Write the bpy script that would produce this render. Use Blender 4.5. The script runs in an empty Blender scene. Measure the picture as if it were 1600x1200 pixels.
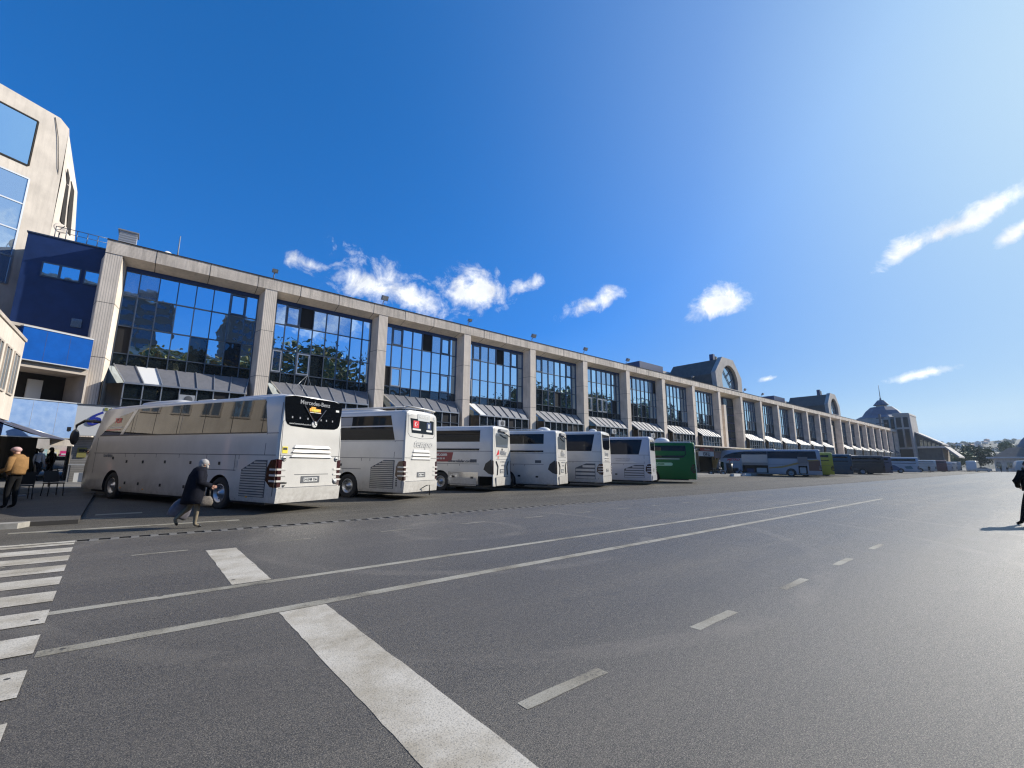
import bpy, bmesh, math, random
from mathutils import Vector, Matrix, noise
rnd = random.Random(7)
R = math.radians
S = bpy.context.scene
COL = S.collection

# ------------------------------------------------------------------ camera
cam_d = bpy.data.cameras.new("camera"); cam = bpy.data.objects.new("camera", cam_d); COL.objects.link(cam)
S.camera = cam
cam_d.sensor_width = 36; cam_d.lens = 690 / 1600 * 36; cam_d.clip_end = 9000; cam_d.clip_start = 0.05
AZ, PI_, RO = R(50.3), R(10.25), R(.39)
f = Vector((math.cos(PI_) * math.cos(AZ), math.cos(PI_) * math.sin(AZ), math.sin(PI_)))
r0 = Vector((math.sin(AZ), -math.cos(AZ), 0)); u0 = r0.cross(f)
rr = math.cos(RO) * r0 + math.sin(RO) * u0; uu = -math.sin(RO) * r0 + math.cos(RO) * u0
cam.matrix_world = Matrix(((rr.x, uu.x, -f.x, 0), (rr.y, uu.y, -f.y, 0), (rr.z, uu.z, -f.z, 1.52), (0, 0, 0, 1)))

# ------------------------------------------------------------------ light
SUN_AZ, SUN_EL = R(-18), R(31)
sd = bpy.data.lights.new("sun", 'SUN'); sd.energy = 5.0; sd.angle = R(.5); sd.color = (1, .94, .84)
sun = bpy.data.objects.new("sun", sd); COL.objects.link(sun)
sv = Vector((math.cos(SUN_EL) * math.cos(SUN_AZ), math.cos(SUN_EL) * math.sin(SUN_AZ), math.sin(SUN_EL)))
sun.rotation_euler = sv.to_track_quat('Z', 'Y').to_euler()
sun.location = (60, -20, 60)
S.view_settings.view_transform = 'Standard'; S.view_settings.look = 'None'
S.view_settings.exposure = 0.42; S.view_settings.gamma = 1
S.view_settings.use_curve_mapping = False
S.render.engine = 'CYCLES'; S.cycles.use_denoising = True; S.cycles.denoiser = 'OPENIMAGEDENOISE'; S.cycles.denoising_input_passes = 'RGB_ALBEDO_NORMAL'; S.cycles.denoising_prefilter = 'NONE'; S.cycles.sample_clamp_indirect = 4.0; S.cycles.use_adaptive_sampling = False
S.cycles.pixel_filter_type = 'BLACKMAN_HARRIS'; S.cycles.filter_width = 1.25; S.cycles.max_bounces = 7; S.cycles.volume_bounces = 0; S.cycles.caustics_reflective = False; S.cycles.caustics_refractive = False

class NT:
    """small node-graph helper"""
    def __init__(s, tree): s.t = tree; s.t.nodes.clear()
    def n(s, kind, ins=None, **kw):
        nd = s.t.nodes.new(kind)
        for k, v in kw.items(): setattr(nd, k, v)
        for k, v in (ins or {}).items():
            if isinstance(v, bpy.types.NodeSocket): s.t.links.new(v, nd.inputs[k])
            else: nd.inputs[k].default_value = v
        return nd
    def m(s, op, a, b=0.0, c=None, clamp=False):
        i = {0: a, 1: b}
        if c is not None: i[2] = c
        return s.n('ShaderNodeMath', i, operation=op, use_clamp=clamp).outputs[0]
    def mix(s, fac, a, b, mode='MIX'):
        nd = s.n('ShaderNodeMix', data_type='RGBA', blend_type=mode)
        for idx, v in ((0, fac), (6, a), (7, b)):
            if isinstance(v, bpy.types.NodeSocket): s.t.links.new(v, nd.inputs[idx])
            else: nd.inputs[idx].default_value = v if idx == 0 else (*v[:3], 1)
        return nd.outputs[2]
    def ramp(s, fac, stops):
        nd = s.n('ShaderNodeValToRGB', {0: fac}); el = nd.color_ramp.elements
        while len(el) < len(stops): el.new(.5)
        for e, (p, c) in zip(el, stops): e.position = p; e.color = (*c, 1) if len(c) == 3 else c
        return nd.outputs[0]

W = bpy.data.worlds.new("World"); S.world = W; W.use_nodes = True
w = NT(W.node_tree)
sky = w.n('ShaderNodeTexSky', sky_type='NISHITA', sun_disc=False, sun_elevation=SUN_EL,
          sun_rotation=math.pi / 2 - SUN_AZ, altitude=100, air_density=1.0, dust_density=.6, ozone_density=2.2)
tc = w.n('ShaderNodeTexCoord')
# grade the sky the way the phone did: deeper and bluer overhead, pale blue at the horizon
sh_ = w.n('ShaderNodeSeparateColor', {0: sky.outputs[0]}, mode='HSV')
sat = w.m('MINIMUM', w.m('ADD', .37, w.m('MULTIPLY', sh_.outputs[1], 1.02)), .985)
val = w.m('MINIMUM', w.m('MULTIPLY', w.m('POWER', w.m('DIVIDE', sh_.outputs[2], 3.2), .78), 4.4), 6.8)
hue = w.m('ADD', .539, w.m('MULTIPLY', sat, .083))
col = w.n('ShaderNodeCombineColor', {0: hue, 1: sat, 2: val}, mode='HSV').outputs[0]
# pale aureole of air round the sun
sdot = w.n('ShaderNodeVectorMath', {0: tc.outputs['Generated'], 1: sv}, operation='DOT_PRODUCT').outputs[1]
aur = w.m('MULTIPLY', w.m('POWER', w.m('MAXIMUM', sdot, 0.0), 5.0), .62)
col = w.mix(aur, col, (4.9, 6.2, 7.2))
gen = tc.outputs['Generated']
sep = w.n('ShaderNodeSeparateXYZ', {0: gen})
nz1 = w.n('ShaderNodeTexNoise', {'Vector': gen, 'Scale': 20, 'Detail': 11, 'Roughness': .66, 'Distortion': .35})
nz2 = w.n('ShaderNodeTexNoise', {'Vector': gen, 'Scale': 7, 'Detail': 6, 'Roughness': .6})
nn = w.m('ADD', w.m('MULTIPLY', nz1.outputs[0], .75), w.m('MULTIPLY', nz2.outputs[0], .25))
CLOUDS = [  # direction, half width, half height, roll, strength
    ((.218, .895, .389), .036, .018, -8, .8), ((.33, .87, .374), .078, .046, -10, 1.1), ((.412, .84, .352), .078, .038, -24, 1.1),
    ((.525, .768, .367), .066, .044, -6, 1.05), ((.61, .692, .387), .038, .017, 14, .75), ((.73, .59, .348), .06, .022, 14, .72),
    ((.862, .392, .32), .046, .027, 12, 1.0), ((.927, .103, .350), .032, .014, 24, .95), ((.927, .06, .362), .042, .013, 12, .85), ((.9275, .012, .376), .045, .017, 22, .95),
    ((.937, -.012, .335), .022, .010, 40, 1.0), ((.981, .112, .152), .040, .0085, 10, 1.1), ((.932, .335, .168), .014, .006, 10, .9),
    ((-.2, -.9, .35), .12, .05, 6, .9), ((.25, -.92, .28), .10, .035, -4, .9), ((.6, -.75, .33), .09, .04, 8, .8), ((.05, -.85, .52), .1, .05, 0, .7)]
cov = None
for (d, a, b, rl, st) in CLOUDS:
    d = Vector(d).normalized(); t = Vector((d.y, -d.x, 0)).normalized(); v = t.cross(d)
    t2 = t * math.cos(R(rl)) + v * math.sin(R(rl)); v2 = -t * math.sin(R(rl)) + v * math.cos(R(rl))
    dt = lambda vec: w.n('ShaderNodeVectorMath', {0: gen, 1: vec}, operation='DOT_PRODUCT').outputs[1]
    dc = dt(d); X = w.m('MULTIPLY', dt(t2), 1 / a); Y = w.m('MULTIPLY', dt(v2), 1 / b)
    # flat-bottomed blob: the lower half is squeezed
    Y = w.m('MULTIPLY', Y, w.m('ADD', 1.0, w.m('MULTIPLY', w.m('LESS_THAN', Y, 0.0), .35)))
    q = w.m('SUBTRACT', 1.0, w.m('SQRT', w.m('ADD', w.m('MULTIPLY', X, X), w.m('MULTIPLY', Y, Y))))
    q = w.m('MULTIPLY', w.m('MAXIMUM', q, -1.5), 1.0)
    q = w.m('SUBTRACT', w.m('ADD', w.m('MULTIPLY', q, .50), st * .16), w.m('MULTIPLY', w.m('LESS_THAN', dc, 0.0), 5.0))
    cov = q if cov is None else w.m('MAXIMUM', cov, q)
dens = w.m('MULTIPLY', w.m('ADD', cov, w.m('MULTIPLY', w.m('SUBTRACT', nn, .5), 2.4)), 1.9, clamp=True)
dens = w.m('MULTIPLY', w.m('POWER', dens, 1.25), .97)
shade = w.m('ADD', .50, w.m('MULTIPLY', w.n('ShaderNodeTexNoise', {'Vector': gen, 'Scale': 26, 'Detail': 6}).outputs[0], .75))
ccol = w.mix(1.0, (9.0, 9.3, 9.8), w.n('ShaderNodeCombineColor', {0: shade, 1: shade, 2: shade}).outputs[0], 'MULTIPLY')
col = w.mix(dens, col, ccol)
SKY_STRENGTH = .1
bg = w.n('ShaderNodeBackground', {'Color': col, 'Strength': SKY_STRENGTH})
w.n('ShaderNodeOutputWorld', {0: bg.outputs[0]})

# ------------------------------------------------------------------ materials
MATS = {}
def mat(name, color, rough=.6, metal=0.0, spec=.5, var=0.0, vscale=3.0, bump=0.0, bscale=40.0, coat=0.0, color2=None, emit=None, alpha=None, stripes=None, streak=0.0, grime=0.0):
    if name in MATS: return MATS[name]
    m = bpy.data.materials.new(name); m.use_nodes = True; g = NT(m.node_tree)
    tcn = g.n('ShaderNodeTexCoord'); ob = tcn.outputs['Object']
    c = None
    b = g.n('ShaderNodeBsdfPrincipled', {'Roughness': rough, 'Metallic': metal, 'Specular IOR Level': spec, 'Coat Weight': coat, 'Coat Roughness': .06})
    base = (*color, 1)
    if var or color2:
        nz = g.n('ShaderNodeTexNoise', {'Vector': ob, 'Scale': vscale, 'Detail': 7, 'Roughness': .6})
        c2 = color2 or tuple(x * (1 - var) for x in color)
        c = g.mix(g.ramp(nz.outputs[0], [(.35, (0, 0, 0)), (.68, (1, 1, 1))]), color, c2)
    if streak:
        mp = g.n('ShaderNodeMapping', {'Vector': ob, 'Scale': (2.2, 2.2, .18)})
        ns = g.n('ShaderNodeTexNoise', {'Vector': mp.outputs[0], 'Scale': 2.4, 'Detail': 8, 'Roughness': .7})
        fac = g.ramp(ns.outputs[0], [(.46, (0, 0, 0)), (.68, (streak,) * 3)])
        c = g.mix(fac, c if c is not None else base, tuple(x * .45 for x in color))
    if grime:   # road dirt thrown up on the lower panels
        gz_ = g.n('ShaderNodeSeparateXYZ', {0: ob}).outputs[2]
        gn = g.n('ShaderNodeTexNoise', {'Vector': ob, 'Scale': 3.5, 'Detail': 8, 'Roughness': .75})
        ff = g.m('MULTIPLY', g.m('SUBTRACT', 1.05, gz_, clamp=True), g.ramp(gn.outputs[0], [(.36, (0, 0, 0)), (.7, (1, 1, 1))]))
        c = g.mix(g.m('MULTIPLY', ff, grime), c if c is not None else base, (.16, .13, .10))
    if c is not None: m.node_tree.links.new(c, b.inputs['Base Color'])
    else: b.inputs['Base Color'].default_value = base
    nrm = None
    if stripes:   # (axis, period) fine ribs
        ax, per = stripes
        sp = g.n('ShaderNodeSeparateXYZ', {0: ob}); v = sp.outputs[ax]
        h = g.m('PINGPONG', v, per / 2); h = g.m('GREATER_THAN', h, per * .17)
        bp = g.n('ShaderNodeBump', {'Height': h, 'Strength': .7, 'Distance': .02}); nrm = bp.outputs[0]
        gap = g.m('SUBTRACT', 1.0, h)
        c = g.mix(g.m('MULTIPLY', gap, .45), c if c is not None else base, tuple(x * .35 for x in color))
        m.node_tree.links.new(c, b.inputs['Base Color'])
    if bump:
        nb = g.n('ShaderNodeTexNoise', {'Vector': ob, 'Scale': bscale, 'Detail': 6, 'Roughness': .6})
        ins = {'Height': nb.outputs[0], 'Strength': bump, 'Distance': .02}
        if nrm is not None: ins['Normal'] = nrm
        nrm = g.n('ShaderNodeBump', ins).outputs[0]
    if nrm is not None: m.node_tree.links.new(nrm, b.inputs['Normal'])
    if emit: b.inputs['Emission Color'].default_value = (*emit, 1); b.inputs['Emission Strength'].default_value = 1
    if alpha is not None: b.inputs['Alpha'].default_value = alpha
    g.n('ShaderNodeOutputMaterial', {0: b.outputs[0]})
    MATS[name] = m
    return m

def asphalt(name, a, b_, rough, light=(.17, .155, .13), scale=1.0, spec=.9, ior=1.5):
    m = bpy.data.materials.new(name); m.use_nodes = True; g = NT(m.node_tree)
    ob = g.n('ShaderNodeTexCoord').outputs['Object']
    rp = lambda f_, lo, hi, k=1.0: g.ramp(f_, [(lo, (0, 0, 0)), (hi, (k, k, k))])
    nz = lambda sc, det=6, ro=.6, vec=None, dist=0.0: g.n('ShaderNodeTexNoise', {'Vector': vec or ob, 'Scale': sc, 'Detail': det, 'Roughness': ro, 'Distortion': dist}).outputs[0]
    big = nz(.16, 7, .65); patch = nz(.55, 8, .7, dist=.8)
    lane = nz(1.0, 7, .6, g.n('ShaderNodeMapping', {'Vector': ob, 'Scale': (.05, .75, 1)}).outputs[0])
    scuff = nz(1.0, 8, .7, g.n('ShaderNodeMapping', {'Vector': ob, 'Scale': (.5, 5.5, 1), 'Rotation': (0, 0, .25)}).outputs[0])
    fine = nz(85 * scale, 4, .9); grit = nz(130 * scale, 2, .8)
    c = g.mix(rp(big, .35, .68), a, b_)
    c = g.mix(rp(lane, .44, .62, .9), c, tuple(x * 1.7 for x in b_))
    c = g.mix(rp(patch, .55, .75, .5), c, tuple(x * .62 for x in a))
    c = g.mix(rp(scuff, .58, .74, .30), c, light)
    c = g.mix(rp(fine, .52, .58, .9), c, light)
    c = g.mix(g.ramp(fine, [(.38, (1, 1, 1)), (.485, (0, 0, 0))]), c, tuple(x * .18 for x in a))
    mid = nz(24 * scale, 4, .75); coarse = nz(7 * scale, 5, .7)
    c = g.mix(rp(mid, .52, .66, .40), c, light); c = g.mix(g.ramp(mid, [(.36, (.5, .5, .5)), (.48, (0, 0, 0))]), c, tuple(x * .3 for x in a))
    c = g.mix(rp(coarse, .55, .75, .22), c, light)
    c = g.mix(rp(grit, .56, .62, .7), c, tuple(x * 1.4 for x in light))
    c = g.mix(g.ramp(grit, [(.40, (.8, .8, .8)), (.46, (0, 0, 0))]), c, tuple(x * .2 for x in a))
    # fine cracks, only here and there, and dark oil spots
    wob = g.n('ShaderNodeVectorMath', {0: ob, 1: g.n('ShaderNodeTexNoise', {'Vector': ob, 'Scale': 1.3, 'Detail': 5}).outputs[1]}, operation='ADD').outputs[0]
    vo = g.n('ShaderNodeTexVoronoi', {'Vector': wob, 'Scale': .42}, feature='DISTANCE_TO_EDGE').outputs[0]
    crack = g.m('MULTIPLY', g.m('LESS_THAN', vo, .006), rp(nz(.22, 3), .50, .56))
    c = g.mix(g.m('MULTIPLY', crack, .18), c, (.012, .011, .010))
    spots = g.n('ShaderNodeTexVoronoi', {'Vector': wob, 'Scale': .75}).outputs[0]
    c = g.mix(g.m('MULTIPLY', g.m('LESS_THAN', spots, .07), .22), c, (.018, .016, .014))
    h = g.m('ADD', fine, g.m('MULTIPLY', grit, .4)); h = g.m('SUBTRACT', h, g.m('MULTIPLY', crack, .1))
    bp = g.n('ShaderNodeBump', {'Height': h, 'Strength': .9, 'Distance': .010})
    arc = g.n('ShaderNodeTexWave', {'Vector': g.n('ShaderNodeMapping', {'Vector': ob, 'Location': (-6, -9, 0)}).outputs[0], 'Scale': .11, 'Distortion': 1.5, 'Detail': 4, 'Detail Scale': .6}, wave_type='RINGS', rings_direction='Z').outputs[0]
    arcm = g.m('MULTIPLY', rp(arc, .965, .995), rp(patch, .42, .6))
    c = g.mix(g.m('MULTIPLY', arcm, .35), c, light)
    ro = g.m('ADD', g.m('ADD', rough - .07, g.m('MULTIPLY', rp(patch, .38, .66), .05)), g.m('MULTIPLY', rp(lane, .42, .62), .05))
    b = g.n('ShaderNodeBsdfPrincipled', {'Base Color': c, 'Roughness': ro, 'Normal': bp.outputs[0], 'Specular IOR Level': spec, 'IOR': ior})
    g.n('ShaderNodeOutputMaterial', {0: b.outputs[0]})
    MATS[name] = m; return m

def road_paint(name, color, worn):
    m = bpy.data.materials.new(name); m.use_nodes = True; g = NT(m.node_tree)
    ob = g.n('ShaderNodeTexCoord').outputs['Object']
    nz = g.n('ShaderNodeTexNoise', {'Vector': ob, 'Scale': 48, 'Detail': 8, 'Roughness': .8}).outputs[0]
    n2 = g.n('ShaderNodeTexNoise', {'Vector': ob, 'Scale': 1.3, 'Detail': 6, 'Roughness': .65}).outputs[0]
    sc = g.n('ShaderNodeTexNoise', {'Vector': g.n('ShaderNodeMapping', {'Vector': ob, 'Scale': (.6, 7, 1), 'Rotation': (0, 0, .2)}).outputs[0], 'Scale': 1.0, 'Detail': 7, 'Roughness': .7}).outputs[0]
    k = g.m('ADD', g.m('ADD', g.m('MULTIPLY', nz, .5), g.m('MULTIPLY', n2, .3)), g.m('MULTIPLY', sc, .2))
    c = g.mix(g.ramp(n2, [(.42, (0, 0, 0)), (.60, (.75, .75, .75))]), color, (color[0] * .62, color[1] * .58, color[2] * .5))
    c = g.mix(g.ramp(sc, [(.60, (0, 0, 0)), (.80, (.4, .4, .4))]), c, (.16, .14, .115))
    c = g.mix(g.ramp(k, [(worn, (0, 0, 0)), (worn + .05, (.9, .9, .9))]), c, (.06, .055, .047))
    spk = g.n('ShaderNodeTexNoise', {'Vector': ob, 'Scale': 90, 'Detail': 3, 'Roughness': .8}).outputs[0]
    c = g.mix(g.ramp(spk, [(.36, (.7, .7, .7)), (.48, (0, 0, 0))]), c, (.12, .11, .09))
    vs_ = g.n('ShaderNodeTexVoronoi', {'Vector': ob, 'Scale': 2.3}).outputs[0]
    c = g.mix(g.m('LESS_THAN', vs_, .07), c, (.06, .055, .045))
    bp = g.n('ShaderNodeBump', {'Height': nz, 'Strength': .6, 'Distance': .006})
    b = g.n('ShaderNodeBsdfPrincipled', {'Base Color': c, 'Roughness': .62, 'Normal': bp.outputs[0]})
    g.n('ShaderNodeOutputMaterial', {0: b.outputs[0]}); MATS[name] = m; return m

def glass_mirror(name, tint, rough=.02, warp=.25, dark=(.01, .015, .02), refl=.55):
    """reflective solar glass: dark body under a strong tinted reflection, slightly wavy"""
    m = bpy.data.materials.new(name); m.use_nodes = True; g = NT(m.node_tree)
    ob = g.n('ShaderNodeTexCoord').outputs['Object']
    nz = g.n('ShaderNodeTexNoise', {'Vector': ob, 'Scale': .9, 'Detail': 2, 'Roughness': .4})
    bp = g.n('ShaderNodeBump', {'Height': nz.outputs[0], 'Strength': warp, 'Distance': .06})
    d = g.n('ShaderNodeBsdfDiffuse', {'Color': (*dark, 1)})
    gl = g.n('ShaderNodeBsdfGlossy', {'Color': (*tint, 1), 'Roughness': rough, 'Normal': bp.outputs[0]})
    lw = g.n('ShaderNodeFresnel', {'IOR': 1.6, 'Normal': bp.outputs[0]})
    fac = g.m('ADD', refl, g.m('MULTIPLY', lw.outputs[0], 1 - refl), clamp=True)
    mx = g.n('ShaderNodeMixShader', {0: fac, 1: d.outputs[0], 2: gl.outputs[0]})
    g.n('ShaderNodeOutputMaterial', {0: mx.outputs[0]}); MATS[name] = m; return m

M_ASPH = asphalt('asphalt', (.027, .023, .0175), (.046, .040, .030), .50, light=(.23, .20, .155))
M_BAY = asphalt('bay_asphalt', (.060, .054, .043), (.085, .079, .068), .7, light=(.15, .135, .11), spec=.3, ior=1.45)
M_APRON = asphalt('apron_asphalt', (.06, .057, .055), (.08, .072, .062), .7, light=(.12, .11, .095), spec=.3, ior=1.45)
M_MARK = road_paint('white_road_paint', (.56, .515, .43), .565)
M_MARKW = road_paint('worn_road_paint', (.36, .335, .27), .53)
M_CONC = mat('panel_concrete', (.80, .70, .59), .8, var=.25, vscale=.8, bump=.15, bscale=30, streak=.35)
M_RIBV = mat('ribbed_concrete', (.80, .70, .59), .82, var=.22, vscale=.7, stripes=(0, .11), streak=.3)
M_RIBH = mat('fascia_concrete', (.80, .70, .59), .82, var=.3, vscale=.6, stripes=(2, .075), streak=.75)
M_CONCG = mat('grey_concrete', (.46, .43, .40), .85, var=.3, vscale=.8, bump=.15, bscale=30, streak=.5)
M_JOINT = mat('joint_dark', (.05, .045, .04), .9)
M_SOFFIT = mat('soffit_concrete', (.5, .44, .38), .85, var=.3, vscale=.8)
M_CREAM = mat('cream_render', (.66, .59, .51), .85, var=.22, vscale=.7, bump=.2, bscale=12, streak=.3)
M_FRAME = mat('dark_alu_frame', (.10, .12, .15), .35, metal=.6)
M_FRAMEL = mat('light_alu_frame', (.45, .47, .5), .35, metal=.7)
M_NAVY = mat('navy_cladding', (.014, .035, .125), .4, var=.35, vscale=1.2)
M_FRAMEN = mat('navy_frame', (.012, .03, .09), .4)
M_BLUE = mat('bright_blue_panel', (.001, .085, .38), .7, spec=.1, var=.2, vscale=2)
M_BLUEL = mat('faded_blue_panel', (.16, .28, .52), .42, color2=(.24, .36, .58), vscale=3.5, coat=.1)
M_GLASS = glass_mirror('solar_glass', (.72, .90, 1.0), .012, .09, refl=.85)
M_GLASSC = glass_mirror('curtained_glass', (.66, .82, .95), .02, .1, dark=(.22, .28, .36), refl=.6)
M_GLASSD = glass_mirror('dark_glass', (.45, .55, .65), .02, .3, refl=.12)
M_DARK = mat('dark_interior', (.012, .012, .014), .9)
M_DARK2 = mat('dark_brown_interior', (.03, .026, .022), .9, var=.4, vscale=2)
M_AWN = mat('grey_awning_sheet', (.25, .25, .265), .42, metal=.35, var=.15, vscale=1.5, streak=.3)
M_AWNL = mat('sunlit_awning_sheet', (.32, .32, .33), .45, metal=.2, var=.15, vscale=1.5)  # paler copy for the far bays, sun sheen put into the colour
M_SLATE = mat('slate_roof', (.10, .10, .095), .75, var=.35, vscale=1.2, streak=.4)
M_SLATEB = mat('blue_slate_roof', (.10, .14, .20), .7, var=.3, vscale=.5)
M_WHITE = mat('white_paint', (.62, .60, .56), .3, coat=.5, var=.12, vscale=1.2, grime=.8)
M_WHITEP = mat('plain_white', (.66, .66, .64), .6)
M_BLACK = mat('black_plastic', (.012, .012, .013), .45)
M_RUB = mat('rubber', (.02, .02, .021), .85)
M_RIM = mat('alloy_rim', (.45, .46, .48), .35, metal=.8)
M_BGL = mat('tinted_bus_glass', (.004, .005, .007), .04, spec=.22)
M_BGL1 = mat('reflecting_bus_glass', (.005, .005, .007), .02, spec=.8, coat=.12, bump=.05, bscale=1.5)
M_BGLB = mat('blue_tinted_bus_glass', (.003, .009, .022), .04, spec=.18)
M_GREY = mat('grey_plastic', (.22, .23, .25), .5)
M_LGREY = mat('light_grey_metal', (.45, .46, .47), .45, metal=.3)
M_RED = mat('red_lens', (.035, .003, .004), .15, coat=.3)
M_REDP = mat('red_paint', (.62, .03, .04), .4)
M_SEAM = mat('seam_dark', (.09, .095, .105), .7)
M_YEL = mat('yellow_sticker', (.75, .62, .05), .5)
M_ORANGE = mat('orange_sticker', (.85, .38, .03), .5)
M_KHAKI = mat('khaki_cloth', (.24, .20, .14), .95, spec=.1, var=.3, vscale=9)
M_NCLOTH = mat('navy_cloth', (.012, .013, .02), .95, spec=.1, var=.4, vscale=8, bump=.3, bscale=25)
M_BCLOTH = mat('black_cloth', (.012, .012, .013), .95, spec=.1, var=.4, vscale=8, bump=.3, bscale=25)
M_TAN = mat('tan_suede', (.30, .17, .07), .95, spec=.1, var=.35, vscale=7, bump=.3, bscale=25)
M_SKIN = mat('skin', (.50, .28, .20), .55)
M_HAIRW = mat('grey_hair', (.42, .40, .38), .8, var=.4, vscale=40)
M_HAIRD = mat('dark_hair', (.02, .015, .012), .7)
M_CAP = mat('pinkish_cap', (.55, .36, .34), .9, var=.2, vscale=12)
M_BAG = mat('grey_plastic_bag', (.16, .15, .18), .4, var=.4, vscale=10)
M_BARK = mat('bark', (.07, .05, .035), .9, var=.4, vscale=6)
def leafmat(name, a, b):
    m = mat(name, a, .6, color2=b, vscale=.9); return m
M_LEAF = leafmat('leaf_dark', (.022, .05, .016), (.06, .11, .03))
M_LEAFY = leafmat('leaf_autumn', (.22, .22, .03), (.42, .22, .03))
M_LEAFL = leafmat('leaf_light', (.09, .14, .04), (.14, .19, .07))

# ------------------------------------------------------------------ builders
class MB:
    def __init__(s): s.v = []; s.f = []; s.mi = []; s.mats = []; s.sm = []
    def _m(s, m):
        if m not in s.mats: s.mats.append(m)
        return s.mats.index(m)
    def add(s, vs, fs, m, smooth=False):
        o = len(s.v); s.v += [tuple(v) for v in vs]; k = s._m(m)
        for q in fs: s.f.append(tuple(o + i for i in q)); s.mi.append(k); s.sm.append(smooth)
        return s
    def box(s, x0, x1, y0, y1, z0, z1, m):
        return s.add([(x0, y0, z0), (x1, y0, z0), (x1, y1, z0), (x0, y1, z0), (x0, y0, z1), (x1, y0, z1), (x1, y1, z1), (x0, y1, z1)],
                     [(0, 3, 2, 1), (4, 5, 6, 7), (0, 1, 5, 4), (1, 2, 6, 5), (2, 3, 7, 6), (3, 0, 4, 7)], m)
    def extr(s, pts, vec, m, smooth=False):
        """closed planar polygon of 3D points extruded by vec"""
        n = len(pts); vec = Vector(vec); a = [Vector(p) for p in pts]; nrm = Vector((0, 0, 0))
        for i in range(n): nrm += a[i].cross(a[(i + 1) % n])
        b = [p + vec for p in a]
        fs = [tuple(range(n)), tuple(range(2 * n - 1, n - 1, -1))] + [(i, n + i, n + (i + 1) % n, (i + 1) % n) for i in range(n)]
        if nrm.dot(vec) > 0: fs = [tuple(reversed(q)) for q in fs]
        return s.add(a + b, fs, m, smooth)
    def bar(s, p, q, w_, h_, m, up=(0, 0, 1)):
        p, q = Vector(p), Vector(q); d = (q - p).normalized(); u = Vector(up)
        if abs(d.dot(u)) > .95: u = Vector((0, 1, 0))
        a = d.cross(u).normalized() * w_ / 2; b = a.cross(d).normalized() * h_ / 2
        return s.extr([p - a - b, p + a - b, p + a + b, p - a + b], q - p, m)
    def tube(s, pts, rs, m, n=8, cap=True, smooth=True):
        pts = [Vector(p) for p in pts]; k = len(pts)
        if not hasattr(rs, '__len__'): rs = [rs] * k
        vs = []; ref = None
        for i, p in enumerate(pts):
            d = (pts[min(i + 1, k - 1)] - pts[max(i - 1, 0)]).normalized()
            if ref is None: ref = Vector((0, 0, 1)) if abs(d.z) < .9 else Vector((1, 0, 0))
            a = d.cross(ref).normalized(); b = d.cross(a).normalized()
            for j in range(n):
                t = 2 * math.pi * j / n; vs.append(p + (a * math.cos(t) + b * math.sin(t)) * rs[i])
        fs = [(i * n + j, (i + 1) * n + j, (i + 1) * n + (j + 1) % n, i * n + (j + 1) % n) for i in range(k - 1) for j in range(n)]
        if cap: fs += [tuple(range(n)), tuple(reversed(range((k - 1) * n, k * n)))]
        return s.add(vs, fs, m, smooth)
    def lathe(s, c, axis, prof, m, n=20):
        """prof: (t along axis, radius)"""
        c = Vector(c); ax = Vector(axis).normalized()
        return s.tube([c + ax * t for t, r in prof], [max(r, .0005) for t, r in prof], m, n) if len(set(t for t, r in prof)) == len(prof) else s._lathe(c, ax, prof, m, n)
    def _lathe(s, c, ax, prof, m, n):
        ax = Vector(ax).normalized(); c = Vector(c); a = ax.orthogonal().normalized(); b = ax.cross(a); vs = []; k = len(prof)
        for t, r in prof:
            for j in range(n):
                q = 2 * math.pi * j / n; vs.append(c + ax * t + (a * math.cos(q) + b * math.sin(q)) * max(r, .0005))
        fs = [(i * n + j, i * n + (j + 1) % n, (i + 1) * n + (j + 1) % n, (i + 1) * n + j) for i in range(k - 1) for j in range(n)]
        return s.add(vs, fs, m, True)
    def ell(s, c, r, m, nu=12, nv=8, jit=0.0):
        vs = []
        for i in range(nv + 1):
            t = math.pi * i / nv
            for j in range(nu):
                p = 2 * math.pi * j / nu; k = 1 + (rnd.random() - .5) * jit
                vs.append((c[0] + r[0] * k * math.sin(t) * math.cos(p), c[1] + r[1] * k * math.sin(t) * math.sin(p), c[2] + r[2] * k * math.cos(t)))
        fs = [(i * nu + j, (i + 1) * nu + j, (i + 1) * nu + (j + 1) % nu, i * nu + (j + 1) % nu) for i in range(nv) for j in range(nu)]
        return s.add(vs, fs, m, True)
    def xf(s, M):
        s.v = [tuple(M @ Vector(v)) for v in s.v]; return s
    def mesh(s, name):
        me = bpy.data.meshes.new(name); me.from_pydata(s.v, [], s.f)
        for m in s.mats: me.materials.append(m)
        me.polygons.foreach_set('material_index', s.mi); me.polygons.foreach_set('use_smooth', s.sm)
        me.update(); return me
    def build(s, name, parent=None, loc=None, sharp=None):
        me = s.mesh(name)
        if sharp: me.set_sharp_from_angle(angle=R(sharp))
        return link(name, me, parent, loc)

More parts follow.
